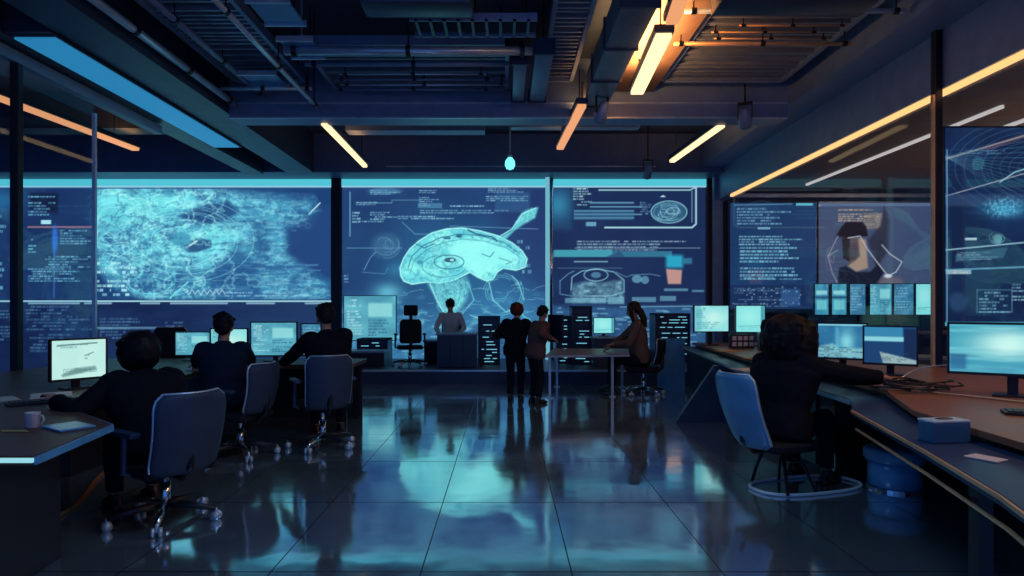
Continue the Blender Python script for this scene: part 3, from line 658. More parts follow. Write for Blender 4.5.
def pipe(label, p, q, r, m=M_BEAM, name='hanging_pipe', cat='pipe'):
    p, q = Vector(p), Vector(q); L = (q-p).length; d = (q-p).normalized(); side = Vector((0,0,1))
    t = thing(name, label, cat, p)
    MB().loft([(0,0,0), q-p], r, 12).build('tube', m, t, True)
    n = max(2, int(L/1.2))
    for i in range(n+1):
        o = d*(L*(0.04+0.92*i/n)); MB().loft([o-d*0.025, o+d*0.025], r*1.35, 12).loft([o, o+Vector((0,0,4.94-p.z))], 0.008, 6).build('clamp', M_BLACK, t)
    return t
pipe('upper cross pipe with a pale shine in the middle ceiling', (-2.5,7.25,4.30), (0.31,7.25,4.30), 0.05, M_TRIM)
pipe('thin cross pipe just below the pale shining one', (-2.4,7.7,4.32), (0.2,7.7,4.32), 0.03)
pipe('cross pipe over the blue-lit frames at upper left', (-3.9,8.6,4.33), (-2.6,8.6,4.33), 0.025, M_TRIM)
pipe('cross pipe above the warm-lit grille on the right', (1.8,6.4,4.36), (4.0,6.4,4.36), 0.025, M_TRIM)
pipe('second cross pipe above the warm-lit grille', (1.9,7.2,4.36), (3.9,7.2,4.36), 0.022, M_COPPER)
pipe('long pipe leading back to the warm tube lamp', (-2.66,4.5,4.22), (-2.66,9.1,4.22), 0.03, M_TRIM)
pipe('long pale pipe along the inner edge of the left beam', (-3.85,4.2,4.28), (-3.85,9.1,4.28), 0.045, M_TRIM)
pipe('blue-grey pipe just right of the long pale pipe by the left beam', (-3.45,5.4,4.4), (-3.45,9.1,4.4), 0.035, M_BEAM)
def conduit(label, p, q, r, m, g):
    o = pipe(label, p, q, r, m, 'hanging_conduit', 'pipe'); o['group'] = g
rc = random.Random(5)
for i in range(9):
    y = 4.75+0.17*i if i < 5 else 8.2+0.2*(i-5)
    conduit('thin pale conduit in the bunch crossing the middle of the ceiling', (-2.35+rc.uniform(0,.25), y, 4.38), (0.2+rc.uniform(-.5,.1), y, 4.38), 0.013, M_TRIM if i % 2 else M_BEAM, 'thin conduits across the middle ceiling')
for i in range(6):
    y = 5.55+0.17*i+0.9*(i > 2)
    conduit('thin copper conduit in the bunch under the warm-lit grille', (2.3+rc.uniform(0,.4), y, 4.46), (3.75-rc.uniform(0,.3), y, 4.46), 0.010, M_COPPER, 'thin copper conduits on the right')
def duct(label, x0, x1, y0, y1, z0, z1, m=M_DUCT):
    r = thing('air_duct', label, 'duct', ((x0+x1)/2,y0,z0)); w = x1-x0
    autosmooth(MB().box((-w/2,0,0),(w/2,y1-y0,z1-z0),0.015).build('duct_body', m, r))
    n = max(1, int((y1-y0)/0.9))
    for i in range(n+1):
        y = (y1-y0)*i/n; MB().box((-w/2-0.02,y-0.015,-0.02),(w/2+0.02,y+0.015,z1-z0+0.02)).build('flange', M_BEAMD, r)
    for y in (0.2, y1-y0-0.2): MB().loft([(0,y,z1-z0),(0,y,4.94-z0)],0.012,6).build('hanger', M_BLACK, r)
    return r
duct('grey air duct running back beside the brightest lamp', 1.08,1.42,5.9,8.9,4.18,4.5)
duct('short blue-grey duct left of its twin in the ceiling centre', 0.10,0.26,7.5,8.9,4.25,4.4, M_BEAM)
duct('short blue-grey duct right of its twin in the ceiling centre', 0.34,0.55,7.2,8.9,4.25,4.4, M_BEAM)
def tray(label, x0, x1, y, z):
    r = thing('cable_tray', label, 'cable tray', (x0,y,z)); w = x1-x0
    MB().box((0,0,0),(w,0.02,0.08)).box((0,0.38,0),(w,0.4,0.08)).build('side_rails', M_BEAM, r)
    g = MB(); x = 0.05
    while x < w: g.box((x,0,0.0),(x+0.03,0.4,0.02)); x += 0.14
    g.build('rungs', M_BEAMD, r)
    cb = MB()
    for i in range(5): cb.loft([(0, 0.06+0.065*i, 0.045),(w*0.3, 0.08+0.06*i, 0.05),(w*0.7, 0.05+0.07*i, 0.04),(w,0.06+0.065*i,0.045)], 0.02, 8)
    cb.build('cables', M_CABLE, r)
    for x in (0.1,w/2,w-0.1):
        for yy in (0.01,0.39): MB().loft([(x,yy,0.08),(x,yy,4.94-z)],0.01,6).build('hanger', M_BLACK, r)
    return r
tray('cable tray with rungs across the ceiling centre', -0.95,0.32,6.35,4.24)
tray('cable tray near the top right of the ceiling', 2.0,3.7,4.9,4.4)
def vent_unit(label, x0, x1, y0, y1, z0):
    r = thing('air_unit', label, 'air conditioner', ((x0+x1)/2,y0,z0)); w = x1-x0; d = y1-y0
    autosmooth(MB().box((-w/2,0,0),(w/2,d,0.3),0.04).build('casing', M_BEAMD, r))
    g = MB()
    for i in range(7): g.box((-w/2+0.06,-0.012,0.05+i*0.03),(w/2-0.06,0.004,0.064+i*0.03))
    g.build('louvres', M_TRIM, r)
    for sx in (-1,1): MB().loft([(sx*(w/2-0.1),d/2,0.3),(sx*(w/2-0.1),d/2,4.94-z0)],0.012,6).build('hanger', M_BLACK, r)
    return r
vent_unit('dark air unit at the top edge, left of centre', -1.35,-0.3,5.9,6.25,4.21)
vent_unit('dark air unit at the top edge, right of the lamps', 1.95,3.4,5.75,6.1,4.16)
def cframe(label, x0, y0, w, d, z):
    r = thing('hanging_tile', label, 'ceiling panel', (x0,y0,z), 0, 'small ceiling panels painted as lit blue')
    MB().box((0,0,0),(w,d,0.03),0.006).build('plate', M_GBLUE, r)  # blue colour put in for the blue light on the plate
    MB().box((-0.02,-0.02,-0.02),(w+0.02,0.01,0.04)).box((-0.02,d-0.01,-0.02),(w+0.02,d+0.02,0.04)).loft([(w/2,d/2,0.03),(w/2,d/2,4.95-z)],0.01,6).build('edge', M_TRIM, r)
    return r
bd = thing('hanging_glow_board', 'plain brown board added above the brightest lamp to catch its glow', 'ceiling panel', (1.5,5.9,4.46))  # added surface for the lamp's orange glow to land on
MB().box((0,0,0),(0.62,3.2,0.04),0.006).build('board', mat('brown_board',(0.22,0.13,0.09),0.6), bd)
for bx_ in (0.08,0.54):
    for by_ in (0.2,3.0): MB().loft([(bx_,by_,0.04),(bx_,by_,0.48)],0.01,6).build('hanger', M_BLACK, bd)
cframe('ceiling panel painted as lit blue, right of the pipe leading to the warm tube lamp', -2.5,6.2,0.4,0.5,4.36)
cframe('second ceiling panel painted as lit blue, farther along the pipe', -2.5,7.05,0.36,0.5,4.34)
cframe('ceiling panel painted as lit blue, near the left blue glow, toward the top', -3.95,5.15,0.3,0.4,4.3)
cframe('ceiling panel painted as lit blue, inside the left ceiling frames', -3.4,8.2,0.45,0.5,4.38)

# ------------------------------------------------------------------ furniture helpers
def face_from(a, b):      # turn so that local -Y looks from a to b
    return math.atan2(b[0]-a[0], -(b[1]-a[1]))
def face_to(a, b):        # turn so that local +Y looks from a to b
    return math.atan2(-(b[0]-a[0]), b[1]-a[1])
def monitor(label, loc, rz, w, h, kind, seed, lift=0.1, group='desk monitors', m_frame=None, cat='monitor'):
    m_frame = m_frame or M_PLAST
    r = thing('monitor', label, cat, loc, rz, group)
    b = MB(); t = 0.014; z0 = lift; z1 = lift+h
    b.box((-w/2,0.0,z0),(w/2,0.035,z1),0.006)
    b.box((-w/2,-0.012,z0),(-w/2+t,0.004,z1)); b.box((w/2-t,-0.012,z0),(w/2,0.004,z1))
    b.box((-w/2,-0.012,z0),(w/2,0.004,z0+t*1.3)); b.box((-w/2,-0.012,z1-t),(w/2,0.004,z1))
    b.box((-w/4,0.035,z0+h*.25),(w/4,0.06,z0+h*.75),0.01)
    b.build('bezel', m_frame, r)
    panel('display_panel', cv_mon(kind, seed), w-2*t, h-2.3*t, r, (0,-0.004,(z0+z1)/2+t*.15))
    sn = MB().box((-0.03,0.055,0.01),(0.03,0.085,z0+h*.5),0.006).build('stand_neck', m_frame, r)
    MB().prism([(-0.12,-0.03),(0.12,-0.03),(0.10,0.14),(-0.10,0.14)],0,0.014,0.003).build('stand_base', m_frame, sn)
    return r
def keyboard(label, loc, rz, m=None, w=0.44, group='keyboards'):
    r = thing('keyboard', label, 'keyboard', loc, rz, group)
    kb = MB().box((-w/2,-0.07,0),(w/2,0.07,0.018),0.004).build('body', m or M_PLAST, r)
    k = MB()
    for j in range(5):
        for i in range(14):
            x = -w/2+0.015+i*(w-0.03)/14; k.box((x,-0.06+j*0.025,0.017),(x+(w-0.03)/14-0.005,-0.06+j*0.025+0.02,0.025))
    k.build('keys', M_KEY, kb); return r
def paper(label, loc, rz, m=M_PAPER, w=0.21, d=0.297, n=4, group='loose papers'):
    b = MB(); rr = random.Random(int(loc[0]*1000))
    for i in range(n): b.box((-w/2,-d/2,0.0015*i),(w/2,d/2,0.0015*i+0.0012),0,Matrix.Rotation(rr.uniform(-.08,.08),4,'Z'))
    o = b.build('paper_sheets', m); o.location = loc; o.rotation_euler = (0,0,rz); return tag(o, label, 'paper', group)
def shell_mesh(w0, w1, h, curve, tilt, th, z0, y0, nu=14, nv=14, rnd=0.5):
    """curved chair back: bottom width w0, top width w1; returns an MB and the outline points"""
    def P(u, v, off):
        r = 1.0
        e = min(1, (1-v)/0.22); r *= (1-rnd*0.5)+rnd*0.5*math.sqrt(max(0, 1-(1-e)**2))
        e = min(1, v/0.16); r *= (1-rnd*0.4)+rnd*0.4*math.sqrt(max(0, 1-(1-e)**2))
        w = (w0+(w1-w0)*v)*r/2
        y = y0-tilt*v*h+curve*(u*u)-0.05*math.sin(v*math.pi)*0.6+off
        return Vector((u*w, y, z0+v*h))
    t = bmesh.new(); A, B = [], []
    for j in range(nv+1):
        A.append([t.verts.new(P(-1+2*i/nu, j/nv, 0)) for i in range(nu+1)]); B.append([t.verts.new(P(-1+2*i/nu, j/nv, -th)) for i in range(nu+1)])
    for j in range(nv):
        for i in range(nu):
            t.faces.new((A[j][i],A[j][i+1],A[j+1][i+1],A[j+1][i])); t.faces.new((B[j][i],B[j+1][i],B[j+1][i+1],B[j][i+1]))
    for j in range(nv):
        t.faces.new((A[j][0],A[j+1][0],B[j+1][0],B[j][0])); t.faces.new((A[j][nu],B[j][nu],B[j+1][nu],A[j+1][nu]))
    for i in range(nu):
        t.faces.new((A[0][i],B[0][i],B[0][i+1],A[0][i+1])); t.faces.new((A[nv][i],A[nv][i+1],B[nv][i+1],B[nv][i]))
    mb = MB(); mb._merge(t)
    out = [P(-1,j/nv,-th/2) for j in range(nv+1)]+[P(-1+2*i/nu,1,-th/2) for i in range(1,nu+1)]+[P(1,1-j/nv,-th/2) for j in range(1,nv+1)]
    return mb, out
def chair(label, loc, rz, seat_h=0.46, back=(0.42,0.46,0.50), m=None, arms=True, headrest=False, sled=False, group='office chairs', tilt=0.16, back_z=0.1):
    m = m or M_CHAIR
    r = thing('office_chair', label, 'chair', loc, rz, group)
    s = MB(); s.prism([(-0.23,-0.21),(0.23,-0.21),(0.25,0.12),(0.20,0.24),(-0.20,0.24),(-0.25,0.12)], seat_h-0.07, seat_h, 0.02); s.build('seat', M_SEAT, r)
    mb, out = shell_mesh(back[0], back[1], back[2], 0.07, tilt, 0.035, seat_h+back_z-0.05, -0.24)
    mb.build('backrest', m, r, True)
    MB().loft(out, 0.009, 6).build('back_rim', M_TRIM, r, True)
    MB().loft([(0,0.0,seat_h-0.08),(0,-0.2,seat_h-0.08),(0,-0.29,seat_h),(0,-0.30,seat_h+0.2)], (0.03), 8).build('back_bracket', M_BLACK, r, True)
    if headrest:
        yb = -0.24-tilt*back[2]-0.03
        MB().box((-0.13,yb-0.03,seat_h+back_z+back[2]+0.02),(0.13,yb+0.05,seat_h+back_z+back[2]+0.22),0.03).loft([(0,yb,seat_h+back[2]-0.05),(0,yb,seat_h+back_z+back[2]+0.05)],0.03,8).build('headrest', M_SEAT, r)
    if arms:
        for sx in (-1, 1):
            a = MB(); a.box((sx*0.27-0.035,-0.16,seat_h+0.20),(sx*0.27+0.035,0.12,seat_h+0.235),0.012)
            a.loft([(sx*0.2,-0.02,seat_h-0.06),(sx*0.28,-0.03,seat_h-0.03),(sx*0.275,-0.03,seat_h+0.2)],0.018,8); a.build('armrest', M_DBLUE, r)
    if sled:
        lp = [(0.62*math.cos(t)*1.0+0.12 if False else 0, 0, 0) for t in ()]
        pts = []
        for i in range(40):
            t = 2*math.pi*i/40; y = 0.46*math.copysign(abs(math.cos(t))**0.7, math.cos(t))+0.28; x = 0.22*math.copysign(abs(math.sin(t))**0.8, math.sin(t)); pts.append((x, y, 0.014))
        MB().loft(pts, 0.013, 8, closed=True).build('sled_base', mat('white_for_chrome_shine',(0.85,0.88,0.92),0.25,0.0), r, True)  # chrome tube coloured white to stand for its highlights
        MB().loft([(0.2,-0.06,0.014),(0.17,-0.05,0.12),(0.1,-0.02,seat_h-0.08)],0.013,8).loft([(-0.2,-0.06,0.014),(-0.17,-0.05,0.12),(-0.1,-0.02,seat_h-0.08)],0.013,8).loft([(-0.2,0.2,0.014),(-0.13,0.15,0.2),(0,0.05,seat_h-0.08),(0.13,0.15,0.2),(0.2,0.2,0.014)],0.012,8).build('uprights', M_BLACK, r, True)
    else:
        MB().loft([(0,0,0.07),(0,0,0.26)],0.035,12).loft([(0,0,0.25),(0,0,seat_h-0.06)],0.022,12).build('gas_column', M_CHROME, r, True)
        for i in range(5):
            a = 2*math.pi*i/5+0.3; d = Vector((math.cos(a), math.sin(a), 0))
            bl = MB().loft([d*0.02+Vector((0,0,0.11)), d*0.18+Vector((0,0,0.10)), d*0.33+Vector((0,0,0.075))],[0.03,0.024,0.016],8).build('base_leg', M_CHROME if i % 2 else M_PLAST, r, True)
            e = d*0.33; n = Vector((-d.y, d.x, 0)); c = MB()
            for sgn in (-1, 1): c.loft([e+n*sgn*0.012+Vector((0,0,0.03)), e+n*sgn*0.03+Vector((0,0,0.03))],0.03,12)
            c.loft([e+Vector((0,0,0.03)), e+Vector((0,0,0.08))],0.01,6); c.build('caster', M_TRIM, bl, True)
    return r

# ------------------------------------------------------------------ left desk
ldz = 0.74
ld = thing('workstation_desk', 'long dark angled desk on the left with a lit pale edge', 'desk', (-3.6,5.0,0))
poly = [(-5.08,2.88),(-2.12,2.88),(-2.25,3.66),(-2.80,4.15),(-3.08,4.9),(-3.12,6.5),(-2.9,7.3),(-1.76,7.3),(-1.76,8.15),(-5.08,8.15)]
MB().prism(poly, ldz-0.045, ldz, 0.004).build('desk_top', M_DESK, ld, world=True)
def strip(pts, z0, z1, t, m, name, par):
    b = MB()
    for p, q in zip(pts, pts[1:]):
        d = Vector((q[0]-p[0], q[1]-p[1], 0)); n = Vector((d.y,-d.x,0)).normalized()*t
        b.prism([(p[0],p[1]),(p[0]+n.x,p[1]+n.y),(q[0]+n.x,q[1]+n.y),(q[0],q[1])], z0, z1)
    return b.build(name, m, par, world=True)
strip([(-5.08,2.88),(-2.12,2.88)], ldz-0.028, ldz-0.008, 0.012, E_EDGE, 'rim_highlight', ld)  # weak emission stands for the light caught on the desk rim
strip([(-2.12,2.88),(-2.25,3.66),(-2.80,4.15)], ldz-0.04, ldz-0.004, 0.012, M_GBLUE, 'edge_trim', ld)  # blue colour carries the lit look on along the rim
MB().prism([(-2.5,3.0),(-2.42,3.0),(-2.5,3.6),(-2.58,3.6)],0,ldz-0.045).box((-5.05,3.1,0),(-2.5,3.14,ldz-0.045)).build('front_panel', M_PLAST, ld, world=True)
MB().box((-4.2,5.3,0),(-3.6,7.0,ldz-0.045),0.01).build('pedestal', M_PLAST, ld, world=True)
for px_, py_ in ((-1.86,7.4),(-1.86,8.02),(-3.0,7.9)): MB().box((px_-0.03,py_-0.03,0),(px_+0.03,py_+0.03,ldz-0.045)).build('leg', M_BLACK, ld, world=True)
MB().box((-4.6,8.06,0.0),(-1.80,8.09,ldz-0.045)).build('blocking_back_panel', M_PLAST, ld, world=True)  # made full height to block the blue floor glow under the desk
monitor('bright white-green monitor on the left desk in front of the nearest left person', (-3.46,5.2,ldz), face_from((-3.46,5.2),(-1.6,3.9)), 0.42, 0.34, 'doc', 3, 0.07)
monitor('pale cyan monitor on the left desk, left of the second seated person', (-3.78,7.75,ldz), 0.10, 0.42, 0.30, 'data', 4, 0.06)
monitor('bright cyan monitor directly behind the second seated person', (-3.34,7.75,ldz), 0.0, 0.46, 0.34, 'bright', 5, 0.06)
monitor('black-framed monitor at the end of the left desk, left of the leaning person', (-2.78,7.7,ldz), 0.04, 0.56, 0.42, 'data', 6, 0.06)
monitor('narrow monitor on the left desk half hidden by the leaning person', (-2.30,7.75,ldz), -0.1, 0.36, 0.40, 'dim', 7, 0.06)
keyboard('black keyboard before the nearest left person', (-3.20,4.46,ldz), face_to((-2.3,4.2),(-3.5,5.2))-0.1)
paper('pinkish papers between the keyboard and the white monitor', (-3.40,4.80,ldz), 0.6, M_PAPER, 0.25, 0.34)
paper('white sheet at the far left edge of the left desk', (-3.62,4.60,ldz), 0.9, M_PAPER, 0.18, 0.26)
paper('papers at the right foot of the white monitor', (-3.12,5.35,ldz), 0.2, M_PAPER, 0.24, 0.3)
paper('white papers under the hands of the second seated person', (-3.18,6.75,ldz), 0.3, M_PAPER, 0.3, 0.26)
cpx = thing('cup', 'small white cup at the front of the left desk beside the thick post', 'cup', (-2.62,3.55,ldz))
MB().lathe([(0.028,0),(0.032,0.005),(0.036,0.08),(0.038,0.085),(0.034,0.083),(0.028,0.012)],16).build('bowl', M_PAPER, cpx, True)
MB().loft([(0.036,0,0.07),(0.058,0,0.065),(0.062,0,0.04),(0.05,0,0.02),(0.033,0,0.018)],0.005,8).build('handle', M_PAPER, cpx, True)
pen = MB().loft([(-0.07,0,0.006),(0.055,0,0.006)],0.005,8).loft([(0.055,0,0.006),(0.075,0,0.004)],[0.005,0.001],8).build('pen', mat('yellow_pen',(0.8,0.6,0.15),0.4)); pen.location = (-2.62,3.42,ldz); tag(pen, 'pale yellow pen lying on the left desk front', 'pen')
tab = MB().box((-0.12,-0.09,0),(0.12,0.09,0.012),0.004).build('tablet', M_GBLUE); tab.location = (-2.42,3.55,ldz); tab.rotation_euler = (0,0,-0.6); tag(tab, 'glossy blue tablet at the right corner of the left desk', 'tablet')

# ------------------------------------------------------------------ right desk
rd = thing('workstation_desk', 'long curved desk on the right with reddish top and copper edge', 'desk', (3.2,5.0,0))
fe = [(1.68,2.0),(1.80,2.32),(2.0,3.05),(2.28,4.2),(2.50,4.62),(2.56,5.4),(2.45,6.5),(2.72,8.6),(2.95,10.6)]
MB().prism(fe+[(4.35,10.6),(4.35,2.0)], 0.69, 0.735, 0.004).build('lower_top', M_DESKB, rd, world=True)
ue = [(2.30,2.0),(2.33,2.9),(2.40,3.76),(2.62,4.30),(2.82,4.75),(2.86,5.4),(2.72,6.5),(2.92,8.6),(3.10,10.6)]
MB().prism(ue+[(4.35,10.6),(4.35,2.0)], 0.765, 0.80, 0.004).build('upper_top', M_DESKR, rd, world=True)
MB().prism([(x+0.05,y) for x, y in ue]+[(4.3,10.6),(4.3,2.0)], 0.735, 0.766).build('riser', M_BLACK, rd, world=True)
strip(fe[:4], 0.715, 0.732, -0.012, M_COPPER, 'copper_trim', rd); strip([(x+0.03,y) for x,y in fe[:4]], 0.60, 0.612, -0.012, M_COPPER, 'copper_trim', rd)
strip(fe[4:], 0.70, 0.73, -0.012, M_TRIM, 'pale_trim', rd)
MB().prism([(x+0.06,y) for x,y in fe[5:]]+[(x+0.10,y) for x,y in reversed(fe[5:])], 0.08, 0.69).build('front_panel', M_PLAST, rd, world=True)
MB().prism([(2.50,10.45),(2.98,10.6),(2.98,10.66),(2.50,10.51)], 0.0, 0.86, 0.006).build('end_panel', M_GBLUE, rd, world=True)['label'] = 'glossy blue end panel'
sp = MB(); sp.prism([(2.12,7.95),(2.75,7.95),(2.62,7.95+0.001),(2.12,7.951)],0,0.001)
t_ = bmesh.new(); q = [Vector(v) for v in ((2.05,7.7,0),(2.85,7.7,0),(2.85,7.7,0.69),(2.52,7.7,0.69))]
A = [t_.verts.new(v) for v in q]; B = [t_.verts.new(v+Vector((0,0.06,0))) for v in q]
t_.faces.new(A); t_.faces.new(list(reversed(B)))
for i in range(4): t_.faces.new((A[i],B[i],B[(i+1)%4],A[(i+1)%4]))
sp._merge(t_); sp.build('slanted_leg', M_DBLUE, rd, world=True)
MB().box((1.94,2.62,0),(2.0,2.68,0.69)).build('leg', M_BLACK, rd, world=True)
MB().box((2.9,3.0,0),(4.2,3.06,0.69)).build('cross_panel', M_DBLUE, rd, world=True)
MB().box((3.6,3.1,0),(4.2,7.0,0.69),0.01).build('pedestal', M_PLAST, rd, world=True)
U = 0.80
monitor('bright cyan monitor at the far end of the right desk, left of a paler one', (3.16,9.8,U), 0.16, 0.58, 0.42, 'bright', 12, 0.2)
monitor('pale plain monitor at the far end of the right desk, right of a brighter one', (3.68,9.6,U), -0.1, 0.44, 0.42, 'plain', 13, 0.2)
monitor('monitor right of the big-haired person, showing pale water-like shapes', (3.08,5.85,U), face_from((3.08,5.85),(1.6,3.6)), 0.42, 0.34, 'mix', 14, 0.12)
monitor('dark blue monitor beside the water-like one on the right desk', (3.38,5.62,U), face_from((3.38,5.62),(1.7,3.2)), 0.42, 0.35, 'dark', 15, 0.09)
monitor('wide glowing monitor at the right edge of the photo', (3.42,4.3,U), face_from((3.42,4.3),(2.0,2.1)), 0.74, 0.36, 'wide', 16, 0.14)
keyboard('black keyboard before the wide glowing monitor', (3.06,3.55,U), face_to((3.06,3.55),(3.45,4.3)), None, 0.48)
keyboard('keyboard under the hands of the big-haired person', (2.98,5.15,U), face_to((2.4,4.9),(3.1,5.8))-0.2)
paper('orange paper on the right desk just left of the big-haired person', (2.92,7.3,U), 0.3, M_PAPERO, 0.26, 0.34)
paper('white paper on the right desk edge behind the blue chair back', (2.56,6.75,0.735), 0.1, M_PAPER, 0.24, 0.3)
paper('brownish paper on the right desk below the far monitors', (2.98,8.6,U), 0.2, M_PAPERO, 0.3, 0.24)
paper('small white paper beside the blue box', (2.14,2.85,0.735), 0.5, M_PAPER, 0.1, 0.13)
cpn = thing('key_console', 'black control panel with white keys under the far monitors', 'control panel', (3.22,9.15,U), 0.1)
MB().prism([(0,0),(0.36,0),(0.36,0.06),(0,0.06)],0,0.2,0.005).build('case', M_PLAST, cpn)
k = MB()
for i in range(4):
    for j in range(2): k.box((0.03+i*0.085,-0.008,0.03+j*0.085),(0.09+i*0.085,0.0,0.09+j*0.085),0.002)
k.build('keys', M_PAPER, cpn)
gb = thing('speaker_box', 'grey box with a mesh front below the pale plain monitor', 'speaker', (3.52,8.8,U), -0.1)
MB().box((0,0,0),(0.30,0.2,0.24),0.012).build('case', M_DUCT, gb); MB().box((0.02,-0.008,0.02),(0.28,0.0,0.22),0.003).build('grille', M_DBLUE, gb)
bx = thing('tissue_box', 'blue box with a pale top on the near right desk edge', 'box', W(944,445,3.22).xy.to_3d()+Vector((0,0,0.735)), 0.15)
MB().box((-0.105,-0.05,0),(0.105,0.05,0.10),0.006).build('carton', M_BOXB, bx); MB().box((-0.107,-0.052,0.10),(0.107,0.052,0.112),0.004).build('lid', mat('pale_blue_card',(0.55,0.75,0.85),0.4), bx); MB().ell((0,0,0.112),(0.05,0.02,0.008)).build('slot', M_PLAST, bx, True)
def cable(label, pts, r, m, group=None):
    P = [Vector(p) for p in pts]; out = []
    for i in range(len(P)-1):
        p0, p1, p2, p3 = P[max(i-1,0)], P[i], P[i+1], P[min(i+2,len(P)-1)]
        for k in range(6):
            t = k/6; out.append(0.5*((2*p1)+(p2-p0)*t+(2*p0-5*p1+4*p2-p3)*t*t+(3*p1-p0-3*p2+p3)*t**3))
    out.append(P[-1]); b = Vector(out[0]); o = MB().loft([q-b for q in out], r, 7).build('cable', m, None, True); o.location = b
    return tag(o, label, 'cable', group)
rr = random.Random(3)
for i in range(7):
    c0 = Vector((2.78+0.02*i, 4.55+0.02*i, U+0.012+0.006*i)); pts = []
    for k in range(9): a = k*0.9+i; pts.append(c0+Vector((0.16*math.cos(a)+rr.uniform(-.08,.08)+0.03*k, 0.13*math.sin(a)+rr.uniform(-.06,.06), rr.uniform(0,.03))))
    cable('dark cable in the tangle before the wide glowing monitor', pts, 0.006, M_CABLE, 'tangled cables on the right desk')
cable('copper cable running over the right desk to the wide monitor', [(2.75,4.7,U+0.01),(3.0,4.45,U+0.01),(3.3,3.9,U+0.01),(3.45,3.2,U+0.01),(3.5,2.2,U+0.01)], 0.007, M_COPPER)
cable('thin pale cable rising from the desk behind the cable tangle', [(2.8,4.72,U+0.01),(2.95,4.8,U+0.06),(3.15,4.85,U+0.14),(3.3,4.6,U+0.2)], 0.005, M_TRIM)
cable('orange cable curving over the floor under the left desk', [(-3.25,3.2,0.012),(-3.0,3.75,0.012),(-3.0,4.4,0.012),(-3.28,5.1,0.012),(-3.45,5.6,0.012)], 0.014, M_CABLEO)
st = thing('round_stool', 'low round blue stool under the right desk', 'stool', (3.03,4.98,0))
MB().lathe([(0.20,0.21),(0.215,0.23),(0.215,0.29),(0.19,0.31),(0.05,0.315)],32).build('seat', M_CHAIRB, st, True)
MB().lathe([(0.17,0.02),(0.19,0.03),(0.18,0.20),(0.15,0.21)],32).build('body', M_GBLUE, st, True); MB().lathe([(0.2,0.0),(0.2,0.02)],32).build('base_ring', M_CHROME, st)

# ------------------------------------------------------------------ middle table
mt = thing('folding_table', 'plain table with thin legs in the middle right of the floor', 'table', (1.3,10.4,0), 0.0)
tz = 0.66
autosmooth(MB().prism([(-0.70,-0.75),(0.62,-0.55),(0.85,0.75),(-0.45,0.8)], tz-0.035, tz, 0.005).build('table_top', M_DESKR, mt))
strip_ = MB().prism([(-0.70,-0.755),(0.62,-0.555),(0.62,-0.565),(-0.70,-0.768)], tz-0.034, tz-0.002).build('edge_trim', M_TRIM, mt)
for x, y in ((-0.62,-0.66),(0.36,-0.5),(0.72,0.65),(-0.40,0.7)):
    MB().box((x-0.02,y-0.02,0),(x+0.02,y+0.02,tz-0.035),0.004).box((x-0.05,y-0.05,0),(x+0.05,y+0.05,0.012)).build('leg', M_TRIM, mt)
MB().box((-0.6,-0.02,tz-0.09),(0.7,0.02,tz-0.035)).build('under_beam', M_BLACK, mt)
# ------------------------------------------------------------------ back stage: consoles, racks
PZ = 0.25
def console(label, x0, x1, y, d, h, m, group=None):
    r = thing('control_console', label, 'console', ((x0+x1)/2,y,PZ), 0, group); w = x1-x0
    MB().box((-w/2,0,0),(w/2,d,h-0.04),0.008).build('body', m, r); MB().box((-w/2-0.02,-0.03,h-0.04),(w/2+0.02,d+0.02,h),0.006).build('counter_top', M_BEAM, r)
    g = MB()
    for i in range(1, 3): g.box((-w/2+w*i/3-0.006,-0.006,0.03),(-w/2+w*i/3+0.006,0.0,h-0.06))
    g.build('panel_joints', M_BLACK, r); return r
def at(px, y): return (px-CX)*y/F
console('dark blue console in front of the pale-shirted back person', at(437,12.0), at(476,12.0), 12.0, 0.6, 0.64, M_DBLUE)
console('dark low console left of the high-backed chair at the stage edge', at(345,12.1), at(384,12.1), 12.1, 0.6, 0.30, M_PLAST)
console('narrow dark console right of the high-backed chair', at(424,12.6), at(437,12.6), 12.6, 0.5, 0.48, M_JACKB)
def rack(label, x0, x1, y, h, seed, z=PZ):
    r = thing('equipment_rack', label, 'rack', ((x0+x1)/2,y,z), 0, 'equipment racks on the back stage'); w = x1-x0; q = random.Random(seed)
    b = MB().box((-w/2,0.02,0),(w/2,0.5,h)); b.box((-w/2,-0.03,0),(-w/2+0.03,0.02,h)); b.box((w/2-0.03,-0.03,0),(w/2,0.02,h)); b.box((-w/2,-0.03,h-0.03),(w/2,0.5,h)); b.build('cabinet', M_DBLUE, r)
    u = MB(); ls = []; zz = 0.03
    while zz < h-0.1:
        hh = q.choice((0.06,0.09,0.12)); u.box((-w/2+0.04,-0.015,zz),(w/2-0.04,0.03,min(h-0.04,zz+hh-0.015)),0.004)
        x = -w/2+0.07+q.random()*0.1
        while x < w/2-0.12:
            ll = q.uniform(0.04,0.22); 
            if q.random() < 0.8: ls.append(((x,-0.02,zz+0.02),(min(w/2-0.06,x+ll),-0.012,zz+0.035)))
            x += ll+0.05
        zz += hh
    uo = u.build('units', M_BEAMD, r); 
    for a_, b_ in ls: MB().box(a_, b_).build('status_light', E_LED, uo)
    return r
rack('lit equipment rack on the stage left of the standing pair', at(478,12.6), at(500,12.6), 12.6, 0.95, 1)
rack('lit equipment rack between the standing pair and the middle table', at(556,12.8), at(570,12.8), 12.8, 0.95, 2)
rack('taller lit equipment rack behind the middle table', at(572,12.6), at(592,12.6), 12.6, 1.15, 3)
rack('lit equipment rack behind the chair of the long-haired person', at(655,13.0), at(690,13.0), 13.0, 1.0, 4)
rack('low lit equipment rack below the large back monitor', at(357,12.72), at(388,12.72), 12.72, 0.5, 5)
monitor('large framed monitor at the left end of the back stage', (at(370,13.3),13.3,PZ), 0.0, 1.10, 0.95, 'data', 22, 0.42)
